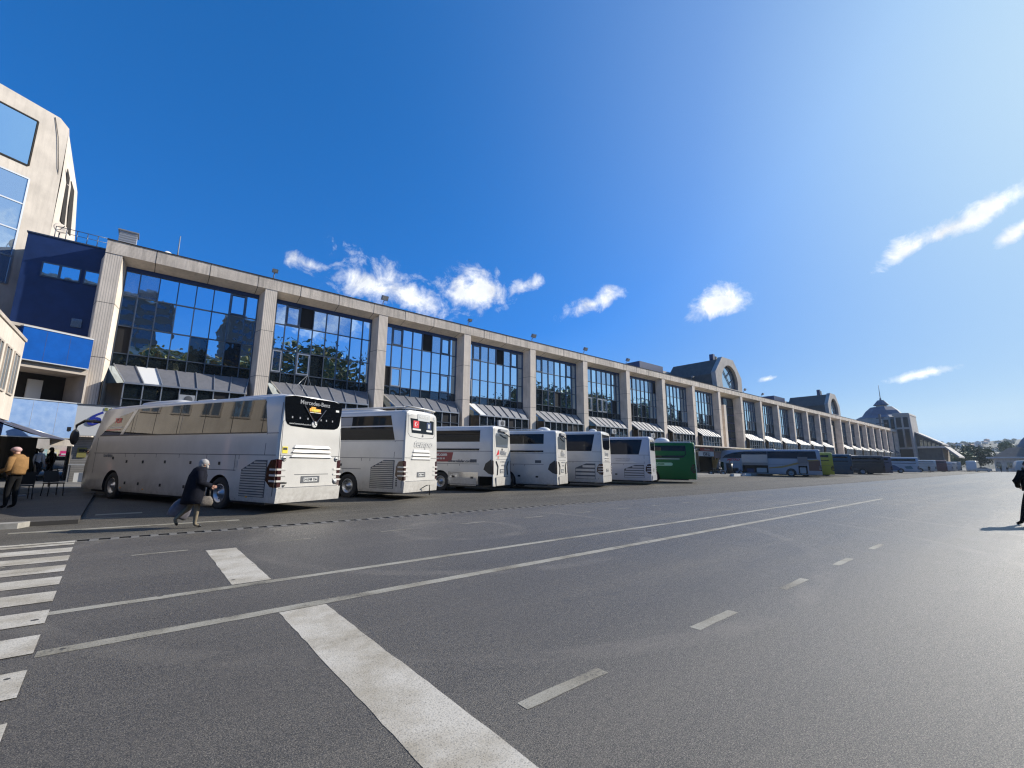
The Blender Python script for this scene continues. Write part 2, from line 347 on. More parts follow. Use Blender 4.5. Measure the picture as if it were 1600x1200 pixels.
def link(name, me, parent=None, loc=None):
    o = bpy.data.objects.new(name, me); COL.objects.link(o)
    if parent is not None: o.parent = parent
    if loc: o.location = loc
    return o
def tag(o, label, cat, group=None):
    o['label'] = label; o['category'] = cat
    if group: o['group'] = group
    return o
def struct(o): o['kind'] = 'structure'; return o
def thing(name, label, cat, loc=(0, 0, 0), rz=0.0, group=None):
    o = bpy.data.objects.new(name, None); COL.objects.link(o); o.location = loc; o.rotation_euler = (0, 0, rz)
    o.empty_display_size = .2
    return tag(o, label, cat, group)
def kids(o): return [c for c in bpy.data.objects if c.parent is o]
def copy_tree(o, parent=None):
    c = o.copy(); COL.objects.link(c)
    if parent is not None: c.parent = parent
    for ch in kids(o): copy_tree(ch, c)
    return c
def bevel_mesh(me, w_=.02, seg=2):
    bm = bmesh.new(); bm.from_mesh(me)
    bmesh.ops.bevel(bm, geom=bm.edges[:], offset=w_, segments=seg, affect='EDGES', clamp_overlap=True)
    bm.to_mesh(me); bm.free(); return me
def cut(o, cutters):
    """boolean-cut MB cutters out of object o, no operators"""
    if not cutters: return o
    c = cutters[0]
    for k in cutters[1:]:
        for fc, mi in zip(k.f, k.mi): c.add([k.v[i] for i in fc], [tuple(range(len(fc)))], k.mats[mi])
    me = c.mesh('cutter'); bm = bmesh.new(); bm.from_mesh(me); bmesh.ops.remove_doubles(bm, verts=bm.verts[:], dist=1e-5); bmesh.ops.recalc_face_normals(bm, faces=bm.faces[:]); bm.to_mesh(me); bm.free()
    k = bpy.data.objects.new('cutter', me); COL.objects.link(k)
    md = o.modifiers.new('b', 'BOOLEAN'); md.operation = 'DIFFERENCE'; md.object = k; md.solver = 'EXACT'
    md.material_mode = 'TRANSFER'
    par = o.parent; o.parent = None
    bpy.context.view_layer.update(); dg = bpy.context.evaluated_depsgraph_get()
    me = bpy.data.meshes.new_from_object(o.evaluated_get(dg)); o.modifiers.clear(); o.data = me
    o.parent = par
    bpy.data.objects.remove(k)
    return o
FONT_N = [0]
def text(s, size, m, name, parent, M, depth=.004, bold=0.0, shear=0.0, align='CENTER', sx=1.0):
    cu = bpy.data.curves.new('t', 'FONT'); cu.body = s; cu.size = size; cu.extrude = depth; cu.offset = bold; cu.shear = shear
    cu.align_x = align; cu.align_y = 'CENTER'; cu.resolution_u = 3
    t = bpy.data.objects.new('t', cu); COL.objects.link(t)
    bpy.context.view_layer.update(); dg = bpy.context.evaluated_depsgraph_get()
    me = bpy.data.meshes.new_from_object(t.evaluated_get(dg)); bpy.data.objects.remove(t)
    me.transform(M @ Matrix.Diagonal((sx, 1, 1, 1))); me.materials.clear(); me.materials.append(m)
    o = link(name, me, parent); return o
def frameM(origin, xa, ya):
    xa = Vector(xa).normalized(); ya = Vector(ya).normalized(); za = xa.cross(ya)
    return Matrix(((xa.x, ya.x, za.x, origin[0]), (xa.y, ya.y, za.y, origin[1]), (xa.z, ya.z, za.z, origin[2]), (0, 0, 0, 1)))
def gz(y): return 0.0 if y < 12 else (y - 12) * .011
# ================================================================== ground
def sheet(name, x0, x1, y0, y1, m, dz=0.0, nx=1):
    ys = [y0] + [v for v in (12.0,) if y0 < v < y1] + [y1]
    b = MB(); vs = []
    for y in ys:
        vs += [(x0, y, gz(y) + dz), (x1, y, gz(y) + dz)]
    fs = [(2 * i, 2 * i + 1, 2 * i + 3, 2 * i + 2) for i in range(len(ys) - 1)]
    b.add(vs, fs, m); return struct(b.build(name))
g = MB()
g.add([(-3000, -3000, -.02), (4000, -3000, -.02), (4000, -60, -.02), (-3000, -60, -.02)], [(0, 1, 2, 3)], M_APRON)
g.add([(-3000, -60, -.02), (4000, -60, -.02), (4000, 12, -.02), (-3000, 12, -.02)], [(0, 1, 2, 3)], M_APRON)
g.add([(-3000, 12, -.02), (4000, 12, -.02), (4000, 60, .508), (-3000, 60, .508)], [(0, 1, 2, 3)], M_APRON)
g.add([(-3000, 60, .508), (4000, 60, .508), (4000, 4000, .508), (-3000, 4000, .508)], [(0, 1, 2, 3)], M_APRON)
struct(g.build('ground'))
sheet('road', -60, 420, -30, 11.98, M_ASPH)
sheet('bus_bay', -60, 260, 12.37, 46, M_BAY)
def mark(x0, x1, y0, y1, m=None, name='road_marking', sk=0.0):
    """painted strip with slightly ragged edges"""
    rg = random.Random(int(x0 * 37 + y0 * 91)); b = MB(); lx, ly = x1 - x0, y1 - y0; j = .006
    along_x = lx > ly; L_ = max(lx, ly); n = max(3, min(220, int(L_ / .14))); A, Bq = [], []
    for i in range(n + 1):
        t = i / n
        if along_x: A.append((x0 + lx * t, y0 + rg.uniform(-j, j), 0)); Bq.append((x0 + lx * t, y1 + rg.uniform(-j, j), 0))
        else: A.append((x0 + rg.uniform(-j, j), y0 + ly * t, 0)); Bq.append((x1 + rg.uniform(-j, j), y0 + ly * t, 0))
    vs = [(p[0], p[1], gz(p[1]) + .0025) for p in A + Bq]; k = n + 1
    b.add(vs, [(i, i + 1, k + i + 1, k + i) if along_x else (k + i, k + i + 1, i + 1, i) for i in range(n)], m or M_MARK)
    return struct(b.build(name))
mark(-60, 24.5, 6.60, 6.74, M_MARKW); mark(-.45, 27.5, 5.29, 5.45, M_MARKW)
for k in range(-3, 11):
    y = 4.5 + .905 * k
    b = MB(); xe = -.45 - .043 * (y - 5); b.add([(-7, y, .006), (xe, y, .006), (xe - .02, y + .52, .006), (-7, y + .52, .006)], [(0, 1, 2, 3)], M_MARK)
    struct(b.build('crosswalk_stripe'))
mark(1.29, 1.75, -6, 5.27); mark(1.08, 1.53, 6.78, 9.6)
for k in range(-2, 5):
    x = 2.06 + 2.16 * k
    if x > 1.8 or k == -2: mark(x, x + .8, 2.31, 2.41, M_MARKW)
for k in range(-2, 14):
    x = .09 + 2.14 * k; mark(x, x + .75, 9.8, 9.87, M_MARKW)
# slotted drain: frame and bars
b = MB()
M_DR = mat('drain_concrete', (.17, .16, .145), .85, var=.3, vscale=4)
b.box(-40, 120, 11.98, 12.05, -.03, .006, M_DR); b.box(-40, 120, 12.34, 12.37, -.03, .006, M_DR)
b.box(-40, 120, 12.05, 12.34, -.2, -.12, M_DARK); b.box(-40, 120, 12.31, 12.34, -.12, .003, M_DARK)  # channel floor and far wall blackened, painting the shade inside the slots
x = -8.0
while x < 60:
    b.box(x, x + .13, 12.05, 12.309, -.1, .005, M_DR); x += .31
for y0 in (60, 70, 82, 95): b.box(y0, y0 + 6, 12.07, 12.25, -.1, .0, M_DR)
struct(b.build('drainage_channel'))
# traffic island / kerbs at the left
def gslab(name, pts, h, m, mk):
    b = MB(); n = len(pts)
    top = [(x, y, gz(y) + h) for x, y in pts]; bot = [(x, y, gz(y) - .05) for x, y in pts]
    b.add(top, [tuple(range(n))], m)
    b.add(top + bot, [(i, i + n, (i + 1) % n + n, (i + 1) % n) for i in range(n)], mk)
    return struct(b.build(name))
M_KERB = mat('kerb_stone', (.36, .34, .30), .8, var=.3, vscale=5)
gslab('traffic_island', [(-30, 15.15), (-.95, 15.15), (-1.25, 25.9), (-30, 25.9)], .10, M_APRON, M_JOINT)
gslab('kerb', [(-30, 14.85), (-1.9, 14.85), (-1.75, 15.15), (-30, 15.15)], .12, M_KERB, M_KERB)
gslab('kerb', [(-1.9, 13.9), (2.2, 13.72), (2.2, 13.86), (-1.9, 14.04)], .012, M_MARKW, M_MARKW)
gslab('pavement', [(-30, 26.3), (230, 26.3), (230, 50), (-30, 50)], .27, mat('pavement_slabs', (.20, .19, .175), .8, var=.3, vscale=2), M_KERB)
gslab('kerb', [(-30, 26.0), (230, 26.0), (230, 26.3), (-30, 26.3)], .28, M_KERB, M_KERB)
gslab('pavement', [(-200, 50.5), (400, 50.5), (400, 90), (-200, 90)], .06, MATS['pavement_slabs'], M_KERB)
sheet('worn_paint_patch', -.75, .25, 16.9, 17.2, M_MARKW, .004); sheet('worn_paint_patch', -.8, -.1, 16.0, 16.12, M_MARKW, .004)

# ================================================================== terminal building
P0X, BAY, PW = -2.98, 8.43, .78
T = thing('terminal_building', 'long concrete bus terminal with mirrored window bays between ribbed pillars', 'building')
NB = 25
ZT, ZC = 14.46, 13.65
# pillars
pm = MB()
SPL, YG0 = .2, 35.05
pm.box(0, PW, 34.0, 34.03, 0, 13.65, M_RIBV)
pm.extr([(0, 34.03, 0), (PW, 34.03, 0), (PW + SPL, YG0, 0), (PW + SPL, 35.7, 0), (-SPL, 35.7, 0), (-SPL, YG0, 0)], (0, 0, 13.5), M_CONC)
for z in (4.4, 7.35, 10.6): pm.extr([(-.003, 33.996, z), (PW + .003, 33.996, z), (PW + SPL + .004, YG0, z), (-SPL - .004, YG0, z)], (0, 0, .025), M_JOINT)
pme = pm.mesh('pillar')
for k in range(NB + 1): link('pillar', pme, T, (P0X + BAY * k, 0, 0))
b = MB(); XE = P0X + BAY * NB + PW
b.extr([(P0X, 33.97, ZC), (P0X, 34.0, ZC), (P0X, 34.0, ZT), (P0X, 33.97, ZT)], (XE - P0X, 0, 0), M_RIBH)
b.extr([(P0X + .002, 34.0, ZC), (P0X + .002, YG0, 13.36), (P0X + .002, 35.75, 13.36), (P0X + .002, 35.75, ZT - .02), (P0X + .002, 34.0, ZT - .01)], (XE - P0X - .004, 0, 0), M_CONC)
x = P0X + 2.3
while x < XE: b.extr([(x, 33.962, ZC - .004), (x, YG0, 13.355), (x, YG0, 13.45), (x, 34.2, ZT + .004), (x, 33.962, ZT + .004)], (.03, 0, 0), M_JOINT); x += 2.81
b.build('cornice', T)
b = MB(); b.box(P0X - .02, XE, 33.93, 34.2, ZT, ZT + .05, M_DARK2); b.build('coping', T)
b = MB(); b.box(P0X, XE, 35.75, 47.5, 4.2, 14.1, M_CONC); b.box(P0X, XE, 35.9, 47.3, 14.1, 14.2, M_SLATE)
b.build('wall', T)
for ys in (37, 43):
    for k in range(0, NB + 1): pass
b = MB(); b.box(P0X + .1, XE, 36.5, 36.6, .3, 4.2, M_DARK2); b.build('shop_wall', T)

def window_bay(x0, x1, kind, seed):
    """x0..x1 clear opening; mirrored pane grid, frame, sloped awning, glazed box beneath"""
    rg = random.Random(seed)
    x0 += SPL; x1 -= SPL; yg = YG0; w_ = x1 - x0
    inner = [x0 + .02, x0 + .72] + [x0 + .72 + (w_ - 1.44) * i / 6 for i in range(1, 6)] + [x1 - .72, x1 - .02]
    xs = inner; zs = [13.12, 11.55, 9.62, 7.92, 7.15]
    gl = MB(); fr = MB(); sashes = []
    for i in range(len(xs) - 1):
        for j in range(4):
            a, c, t, q = xs[i], xs[i + 1], zs[j], zs[j + 1]
            m = M_GLASS; r_ = rg.random()
            if j == 0 and r_ < (.62 if kind > 0 else .3): m = M_GLASSC
            if j in (0, 2) and rg.random() < .09: m = M_DARK
            if j == 3: m = M_GLASSD
            if j == 2 and rg.random() < .15: m = M_GLASSD
            tx, tz = (rg.random() - .5) * .010, (rg.random() - .5) * .012
            vs = [(a, yg - tx - tz, q), (c, yg + tx - tz, q), (c, yg + tx + tz, t), (a, yg - tx + tz, t)]
            gl.add(vs, [(0, 1, 2, 3)], m)
            if (j == 0 and i in (1, 6) and rg.random() < .6) or (j == 2 and rg.random() < .12):
                ms = M_FRAME if j == 0 else M_FRAMEL; sash = MB(); sashes.append(sash)
                for (p, s_) in (((a + .05, t - .06), (c - .05, t - .14)), ((a + .05, q + .14), (c - .05, q + .06))):
                    sash.box(p[0], s_[0], yg - .09, yg - .035, s_[1], p[1], ms)
                sash.box(a + .05, a + .12, yg - .09, yg - .035, q + .14, t - .14, ms); sash.box(c - .12, c - .05, yg - .09, yg - .035, q + .14, t - .14, ms)
    for x in xs: fr.box(x - .028, x + .028, yg - .10, yg + .03, 7.15, 13.12, M_FRAME)
    for z in zs[1:-1]: fr.box(x0, x1, yg - .075, yg + .02, z - .03, z + .03, M_FRAME)
    fr.box(x0, x1, yg - .13, yg + .1, 13.12, 13.37, M_NAVY); fr.box(x0, x1, yg - .1, yg, 7.07, 7.15, M_FRAME)
    return gl, fr, sashes
def awning(x0, x1, pale, seed):
    rg = random.Random(seed); aw = MB(); sm_ = MB(); bx = MB(); bf = MB()
    yt, yb, zt, zb = 34.98, 33.7, 7.18, 6.0
    tl, tr, bl, br = x0 + .35, x1 - .25, x0 + 1.0, x1 - .55
    n = 7
    top = [tl + (tr - tl) * i / n for i in range(n + 1)]; bot = [bl + (br - bl) * i / n for i in range(n + 1)]
    base = M_AWNL if pale else M_AWN
    for i in range(n):
        m = base
        if rg.random() < .05: m = M_WHITEP
        j = (rg.random() - .5) * .03
        aw.extr([(top[i], yt, zt), (top[i + 1], yt, zt), (bot[i + 1], yb, zb + j), (bot[i], yb, zb + j)], (0, .02, .05), m)
    aw.add([(x0 + .05, yt, zt - .1), (tl, yt, zt), (bl, yb, zb), (x0 + .05, yt, zb)], [(0, 1, 2, 3)], MATS['dark_glass'])
    aw.add([(x1 - .05, yt, zt), (tr, yt, zt), (br, yb, zb), (x1 - .05, yt, zb)], [(3, 2, 1, 0)], base)
    for i in range(n + 1): sm_.bar((top[i], yt, zt + .07), (bot[i], yb - .02, zb + .07), .045, .06, M_FRAME if pale else M_FRAMEL)
    sm_.bar((bl, yb - .03, zb), (br, yb - .03, zb), .07, .10, M_FRAMEL)
    # glazed box under the awning
    for i in range(n):
        m = M_GLASSD if rg.random() < .85 else M_DARK
        bx.box(bot[i], bot[i + 1], yb + .06, yb + .09, 4.3, zb - .02, m)
    bx.box(x0 + .05, x0 + .08, yb + .1, 35.0, 4.3, zb, M_DARK2)
    for i in range(n + 1): bf.box(bot[i] - .03, bot[i] + .03, yb, yb + .1, 4.3, zb - .03, M_FRAMEL)
    bf.box(bl, br, yb - .01, yb + .1, 5.05, 5.11, M_FRAME)
    bx.box(x0 + .02, x1 - .02, yb + .02, 35.7, 4.1, 4.3, M_SOFFIT)
    return aw, sm_, bx, bf
GATES = (9, 16)
PAL = {}
for k in range(NB):
    x0, x1 = P0X + BAY * k + PW, P0X + BAY * (k + 1)
    if k in GATES: continue
    gl, fr, sa = window_bay(x0, x1, k, 100 + k)
    o = gl.build('window', T); fr.build('window_frame', o)
    for q in sa: q.build('open_sash', o)
    aw, sm_, bx, bf = awning(x0, x1, k >= 3, 300 + k)
    o = aw.build('awning', T); sm_.build('awning_rib', o)
    o = bx.build('glazed_box', T); bf.build('box_frame', o)
# canopy slab over the shops, stretches seen between buses
b = MB(); b.box(P0X + BAY * 8 - 10, P0X + BAY * 8 + 12, 29.2, 33.7, 3.95, 4.1, M_CONC); b.build('canopy_slab', T)
b = MB(); b.box(P0X + BAY * 16 - 4, P0X + BAY * 25, 30.2, 33.7, 3.95, 4.12, M_CONC); b.build('canopy_slab', T)
def circ(cx, cz, r, a0, a1, n): return [(cx + r * math.cos(R(a0 + (a1 - a0) * i / n)), cz + r * math.sin(R(a0 + (a1 - a0) * i / n))) for i in range(n + 1)]
for k in GATES:
    xl = P0X + BAY * k; xr = xl + BAY + PW; cx = (xl + xr) / 2
    o = thing('x', 'x', 'x'); bpy.data.objects.remove(o)
    out = [(xl - .25, 14.48), (xr + .1, 14.48), (xr + .1, 16.95), (xr - 2.75, 19.95), (xl + 2.3, 19.95), (xl - .55, 17.0)]
    b = MB(); b.extr([(x, 33.9, z) for x, z in out], (0, .75, 0), M_CONCG)
    gb = b.build('gable_wall', T)
    # arch opening: circle flattened at the bottom
    arc = circ(cx + .1, 15.75, 3.0, -22, 202, 26)
    c = MB(); c.extr([(x, 33.0, z) for x, z in arc], (0, 2.2, 0), M_SOFFIT)
    cut(gb, [c])
    b = MB(); b.extr([(x, 34.50, z) for x, z in circ(cx + .1, 15.75, 3.05, -22, 202, 26)], (0, .03, 0), M_GLASSC); aw_ = b.build('arch_window', T)
    b = MB()
    pts = circ(cx + .1, 15.75, 2.93, -20, 200, 22)
    b.tube([(x, 34.40, z) for x, z in pts], .07, M_FRAME, 6)
    b.bar((cx - 1.6, 34.4, 18.2), (cx + 1.7, 34.4, 14.7), .1, .1, M_FRAME); b.bar((cx - .3, 34.38, 16.6), (cx + 1.7, 34.38, 18.1), .1, .1, M_FRAME)
    b.bar((cx + .7, 34.38, 15.6), (cx + 2.8, 34.38, 16.8), .1, .1, M_FRAME); b.bar((cx - 2.1, 34.4, 17.5), (cx - .2, 34.4, 18.65), .1, .1, M_FRAME)
    b.build('arch_frame', aw_)
    b = MB(); tr_ = [(x * .96 + cx * .04, z - .25) for x, z in out]
    b.extr([(x, 34.65, z) for x, z in tr_], (0, 8.5, 0), M_SLATE); b.build('gable_roof', T)
    # tall recess beneath
    b = MB(); b.box(xl + PW, xr - PW, 35.5, 35.6, 0, 13.65, M_SOFFIT); b.box(xl + PW + 3.6, xr - PW, 35.3, 35.5, 3, 13.2, M_NAVY)
    b.box(xl + PW + 2.5, xl + PW + 3.3, 34.7, 35.5, 0, 11.8, M_CONC)
    for z in (4.2, 5.6, 7.0, 8.4, 9.8, 11.2): b.box(xl + PW + .35, xl + PW + 1.0, 35.4, 35.5, z, z + .85, M_GLASSD); b.box(xl + PW + .3, xl + PW + .35, 35.35, 35.5, z - .05, z + .9, M_FRAMEL)
    b.build('gate_recess', T)
    b = MB()
    for i in range(6):
        for j in range(7): b.box(xl + PW + 3.75 + i * .62, xl + PW + 4.28 + i * .62, 35.26, 35.29, 3.4 + j * 1.4, 4.6 + j * 1.4, M_GLASSD)
    b.build('gate_window', T)
    pr = MB(); pr.box(xl - .9, xl + 5.5, 43.5, 47.2, 14.2, 18.6, M_CREAM); pr.box(xl - 8, xl - .9, 43.5, 47.2, 14.2, 17.9, M_CONC); pr.box(xl - 8.1, xl - .8, 43.4, 47.3, 17.9, 19.3, M_NAVY)
    pr.build('roof_plant_room', T)
    ch = MB(); ch.box(cx + 1.0, cx + 1.7, 37, 37.7, 19.4, 21.6, M_NAVY); ch.box(cx + 2.0, cx + 2.6, 37, 37.6, 19.2, 21.3, M_SLATE); ch.build('chimney', T)
b = MB()
for (x0, x1, y0, z1) in ((47, 57, 42, 16.4), (57, 63, 43, 17.0), (100, 108, 42, 16.6), (108, 112, 42, 17.4)): b.box(x0, x1, y0, y0 + 4, 14.2, z1, M_NAVY); b.box(x0 - .1, x1 + .1, y0 - .1, y0 + 4.1, z1, z1 + .15, M_CONC)
b.build('roof_plant_room', T)

for k, (dx, z) in enumerate(((1.2, 5.0), (25.9, 5.1), (43.3, 5.2), (51.6, 5.1))):
    t = thing('air_conditioner', ('grey air conditioner box hung low on the %s window bay' % ('first', 'fourth', 'sixth', 'seventh')[k]), 'air conditioner', (dx + .6, 33.55, z), 0, 'air conditioners on the glazed boxes')
    b = MB(); b.box(-.4, .4, -.15, .12, 0, .55, M_LGREY); b.build('casing', t)
    b = MB(); b.lathe((.08, -.15, .28), (0, -1, 0), [(0, .22), (.012, .22), (.015, .2)], M_SEAM, 16); b.build('fan_grille', t)
b = MB(); b.tube([(9.0, 34.95, 8.0), (8.5, 34.3, 6.4), (8.0, 33.6, 5.2)], .012, M_FRAMEL, 5); b.tube([(9.0, 34.95, 8.0), (9.4, 34.3, 6.4), (9.7, 33.6, 5.2)], .012, M_FRAMEL, 5); b.tube([(9.0, 34.95, 8.0), (7.6, 34.2, 6.3)], .012, M_FRAMEL, 5)
tag(b.build('guy_wires'), 'pale guy wires spreading down over the awning of the second window bay', 'wire')
# roof clutter: separate things
def floodlight(x, big, lab):
    t = thing('floodlight', lab, 'floodlight', (x, 34.15, ZT + .05), 0, 'floodlights along the terminal roof')
    b = MB(); b.tube([(0, 0, 0), (0, 0, .3), (0, -.25, .42)], .035, M_GREY, 6); b.box(-.2, .2, -.1, .1, 0, .06, M_GREY); b.build('bracket', t)
    b = MB(); s = .27 if big else .18
    b.extr([(-s, -.3, .38), (s, -.3, .38), (s, -.5, .38 + 1.3 * s), (-s, -.5, .38 + 1.3 * s)], (0, .2, .08), M_GREY); b.build('lamp_housing', t)
    b = MB(); b.extr([(-s + .04, -.305, .42), (s - .04, -.305, .42), (s - .04, -.505, .34 + 1.3 * s), (-s + .04, -.505, .34 + 1.3 * s)], (0, -.01, -.01), M_LGREY); b.build('lens', t)
    return t
FL = [(5.9, 0, 'flat folded floodlight on the roof edge above the second pillar from the left'), (14.2, 1, 'big grey floodlight on the roof edge above the third pillar'),
      (22.8, 0, 'small dark floodlight on the roof edge above the fourth pillar'), (31.1, 1, 'grey floodlight on the roof edge above the fifth pillar'),
      (39.5, 1, 'grey floodlight on the roof edge above the sixth pillar'), (47.9, 1, 'grey floodlight on the roof edge above the seventh pillar'),
      (64.6, 0, 'small floodlight on the roof edge two pillars before the big arched gable'), (83.2, 1, 'dark floodlight just right of the big arched gable'), (91.0, 1, 'dark floodlight on the parapet one bay right of the big arched gable')]
for a in FL: floodlight(*a)
t = thing('rooftop_fan', 'grey box ventilation unit on the left end of the terminal roof', 'ventilation unit', (-2.2, 35.6, 14.46))
b = MB(); b.tube([(0, 0, 0), (0, 0, .55)], .28, M_LGREY, 12); b.build('duct', t)
b = MB(); b.box(-.42, .42, -.4, .4, .55, 1.25, M_LGREY); b.box(-.5, .5, -.48, .48, 1.25, 1.32, M_GREY)
for i in range(4): b.box(-.43, .43, -.415, -.4, .62 + i * .15, .70 + i * .15, M_GREY)
b.build('housing', t)
b = MB(); b.tube([(0, 0, 0), (0, 0, 1.9)], [.05, .03], M_GREY, 6); b.box(-.12, .12, -.12, .12, -.05, .05, M_GREY)
tag(b.build('antenna_mast', loc=(.35, 35.3, 14.48)), 'thin dark antenna mast on the roof above the first window bay', 'antenna')
t = thing('satellite_dish', 'small white dish on the roof beside the thin antenna mast', 'satellite dish', (-.15, 35.2, 14.48))
b = MB(); b._lathe(Vector((0, -.05, .35)), Vector((.3, -1, .4)).normalized(), [(0, .001), (.02, .12), (.07, .22), (.09, .22), (.03, .11), (-.01, .001)], M_WHITEP, 14); b.build('dish', t)
b = MB(); b.tube([(0, 0, 0), (0, 0, .35)], .02, M_GREY, 6); b.build('stand', t)

# ================================================================== left corner: annex, tower, wing
A = thing('blue_annex', 'navy blue clad annex with two blue balcony bands left of the terminal', 'building')
b = MB(); b.box(-6.3, -2.98, 35.0, 47, 8.3, 14.15, M_NAVY); b.build('wall', A)
b = MB(); b.box(-6.35, -2.98, 34.95, 47, 14.15, 14.22, M_FRAME)
b.build('coping', A)
wf = MB()
for (a, c) in ((-5.47, -4.84), (-4.72, -3.98), (-3.72, -3.16)):
    q = MB(); q.box(a, c, 34.96, 34.99, 11.82, 12.55, M_GLASS); o = q.build('window', A)
    q = MB(); q.box(a - .06, c + .06, 34.93, 34.96, 12.55, 12.62, M_FRAME); q.box(a - .06, c + .06, 34.93, 34.96, 11.75, 11.82, M_FRAME); q.box(a - .06, a, 34.93, 34.96, 11.82, 12.55, M_FRAME); q.box(c, c + .06, 34.93, 34.96, 11.82, 12.55, M_FRAME); q.build('frame', o)
q = MB(); q.box(-3.95, -3.5, 34.9, 34.99, 9.1, 9.6, M_GLASSC); q.build('window', A)
ang = R(28); ca, sa_ = math.cos(ang), math.sin(ang)
PB = Vector((-2.78, 33.5, 0))
def bp(s, d, z): return (PB.x + ca * s - sa_ * d, PB.y + sa_ * s + ca * d, z)   # s along the band (left is negative), d depth away
def bandbox(b, s0, s1, d0, d1, z0, z1, m): b.extr([bp(s0, d0, z0), bp(s1, d0, z0), bp(s1, d1, z0), bp(s0, d1, z0)], (0, 0, z1 - z0), m)
for (z0, z1, m, nm) in ((6.55, 8.2, M_BLUE, 'bright_blue_parapet'), (2.72, 4.56, M_BLUEL, 'faded_blue_parapet')):
    b = MB(); bandbox(b, -2.8, .02, 0, .18, z0, z1, m)
    p, q = Vector(bp(-2.8, .0, z0)), Vector(bp(-2.8, .0, z0)) + Vector((-.75, 1.6, 0))
    b.extr([p, q, q + Vector((0, 0, z1 - z0)), p + Vector((0, 0, z1 - z0))], (.05, .03, 0), m)
    o = b.build(nm, A)
    b = MB(); bandbox(b, -2.83, .03, -.03, .2, z1, z1 + .06, M_FRAMEL); b.build('top_rail', o)
    for sj in (-1.9, -.95): b = MB(); bandbox(b, sj, sj + .012, -.004, .0, z0, z1, M_NAVY if m is M_BLUE else M_FRAMEL); b.build('panel_joint', o)
    b = MB(); bandbox(b, -2.83, .03, -.03, .2, z0 - .05, z0, M_FRAMEL); b.build('bottom_trim', o)
b = MB(); bandbox(b, -6, .05, .2, 3.2, 6.2, 6.5, M_SOFFIT); bandbox(b, -6, .05, .2, 3.2, 8.2, 8.35, M_SOFFIT); bandbox(b, -6, .05, .25, 3.2, 4.3, 4.5, M_SOFFIT); bandbox(b, -6, .05, .2, 3.2, 2.95, 3.1, M_DARK2); b.build('balcony_floor', A)
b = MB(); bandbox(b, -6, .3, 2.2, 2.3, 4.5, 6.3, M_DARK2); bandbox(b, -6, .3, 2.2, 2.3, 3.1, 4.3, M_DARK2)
bandbox(b, .05, .15, .2, 2.3, 4.5, 6.3, M_SOFFIT); b.build('balcony_back_wall', A)
b = MB(); bandbox(b, -1.55, -.95, 2.0, 2.1, 4.5, 5.85, M_WHITEP)
tag(b.build('display_board'), 'white board standing on the dark balcony between the blue bands', 'board')
# arcade walls and passage through
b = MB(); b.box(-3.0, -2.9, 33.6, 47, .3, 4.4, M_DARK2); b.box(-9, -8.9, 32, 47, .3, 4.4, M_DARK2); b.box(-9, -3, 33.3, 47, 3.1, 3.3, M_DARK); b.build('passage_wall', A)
for x in (-8.0, -6.1, -3.4): b = MB(); b.box(x, x + .28, 42, 42.3, .3, 3.1, M_DARK2); b.build('passage_column', A)

Tw = thing('corner_tower', 'tall cream corner tower with blue mirrored windows at the left edge', 'building')
TP = Vector((-5.94, 38.0, 0))
def tp(s, d, z): return (TP.x + ca * s - sa_ * d, TP.y + sa_ * s + ca * d, z)
def tbox(b, s0, s1, d0, d1, z0, z1, m): b.extr([tp(s0, d0, z0), tp(s1, d0, z0), tp(s1, d1, z0), tp(s0, d1, z0)], (0, 0, z1 - z0), m)
b = MB()
prof = [(0.0, 0), (0.0, 15.4), (-.12, 22.75), (-.6, 23.15), (-9, 23.5), (-9, 0)]
b.extr([tp(s, 0, z) for s, z in prof], Vector(tp(0, .6, 0)) - Vector(tp(0, 0, 0)), M_CREAM)
# the side that turns away to the right, bulging a little lower down
zs_ = [0, 15.2, 19.2, 22.75]; sB = [1.6, 1.55, 1.15, .22]
qa = [tp(0 if z < 22 else -.12, 0, z) for z in zs_]; qb = [tp(s_, .8, z) for s_, z in zip(sB, zs_)]; qc = [tp(s_, 6, z) for s_, z in zip(sB, zs_)]
b.add(qa + qb + qc, [(i, 4 + i, 5 + i, 1 + i) for i in range(3)] + [(4 + i, 8 + i, 9 + i, 5 + i) for i in range(3)] + [(3, 7, 11)], M_CREAM)
def side_pt(t, z, off=0.0):
    k = 1 if z < 19.2 else 2; u_ = (z - zs_[k]) / (zs_[k + 1] - zs_[k]); B_ = sB[k] + (sB[k + 1] - sB[k]) * u_
    return tp(B_ * t + off, .8 * t - off * .6, z)
b.extr([tp(-9, .6, 0), tp(-.7, .6, 0), tp(-.7, 9, 0), tp(-9, 9, 0)], (0, 0, 23.0), M_CREAM)
b.build('wall', Tw)
def twin(s0, s1, z0, z1, rows, cols, m):
    q = MB(); tbox(q, s0, s1, -.02, 0, z0, z1, m); o = q.build('window', Tw)
    q = MB()
    for i in range(cols + 1): s = s0 + (s1 - s0) * i / cols; tbox(q, s - .04, s + .04, -.07, -.02, z0, z1, M_FRAMEL if rows > 1 else M_DARK2)
    for j in range(rows + 1): z = z0 + (z1 - z0) * j / rows; tbox(q, s0, s1, -.06, -.021, z - .04, z + .04, M_FRAMEL if rows > 1 else M_DARK2)
    q.build('frame', o)
twin(-4.3, -1.53, 19.1, 22.15, 1, 1, M_GLASS)
twin(-4.2, -1.38, 11.6, 18.3, 4, 2, M_GLASSC)
twin(-4.2, -1.7, 8.8, 10.6, 1, 2, M_GLASSD)
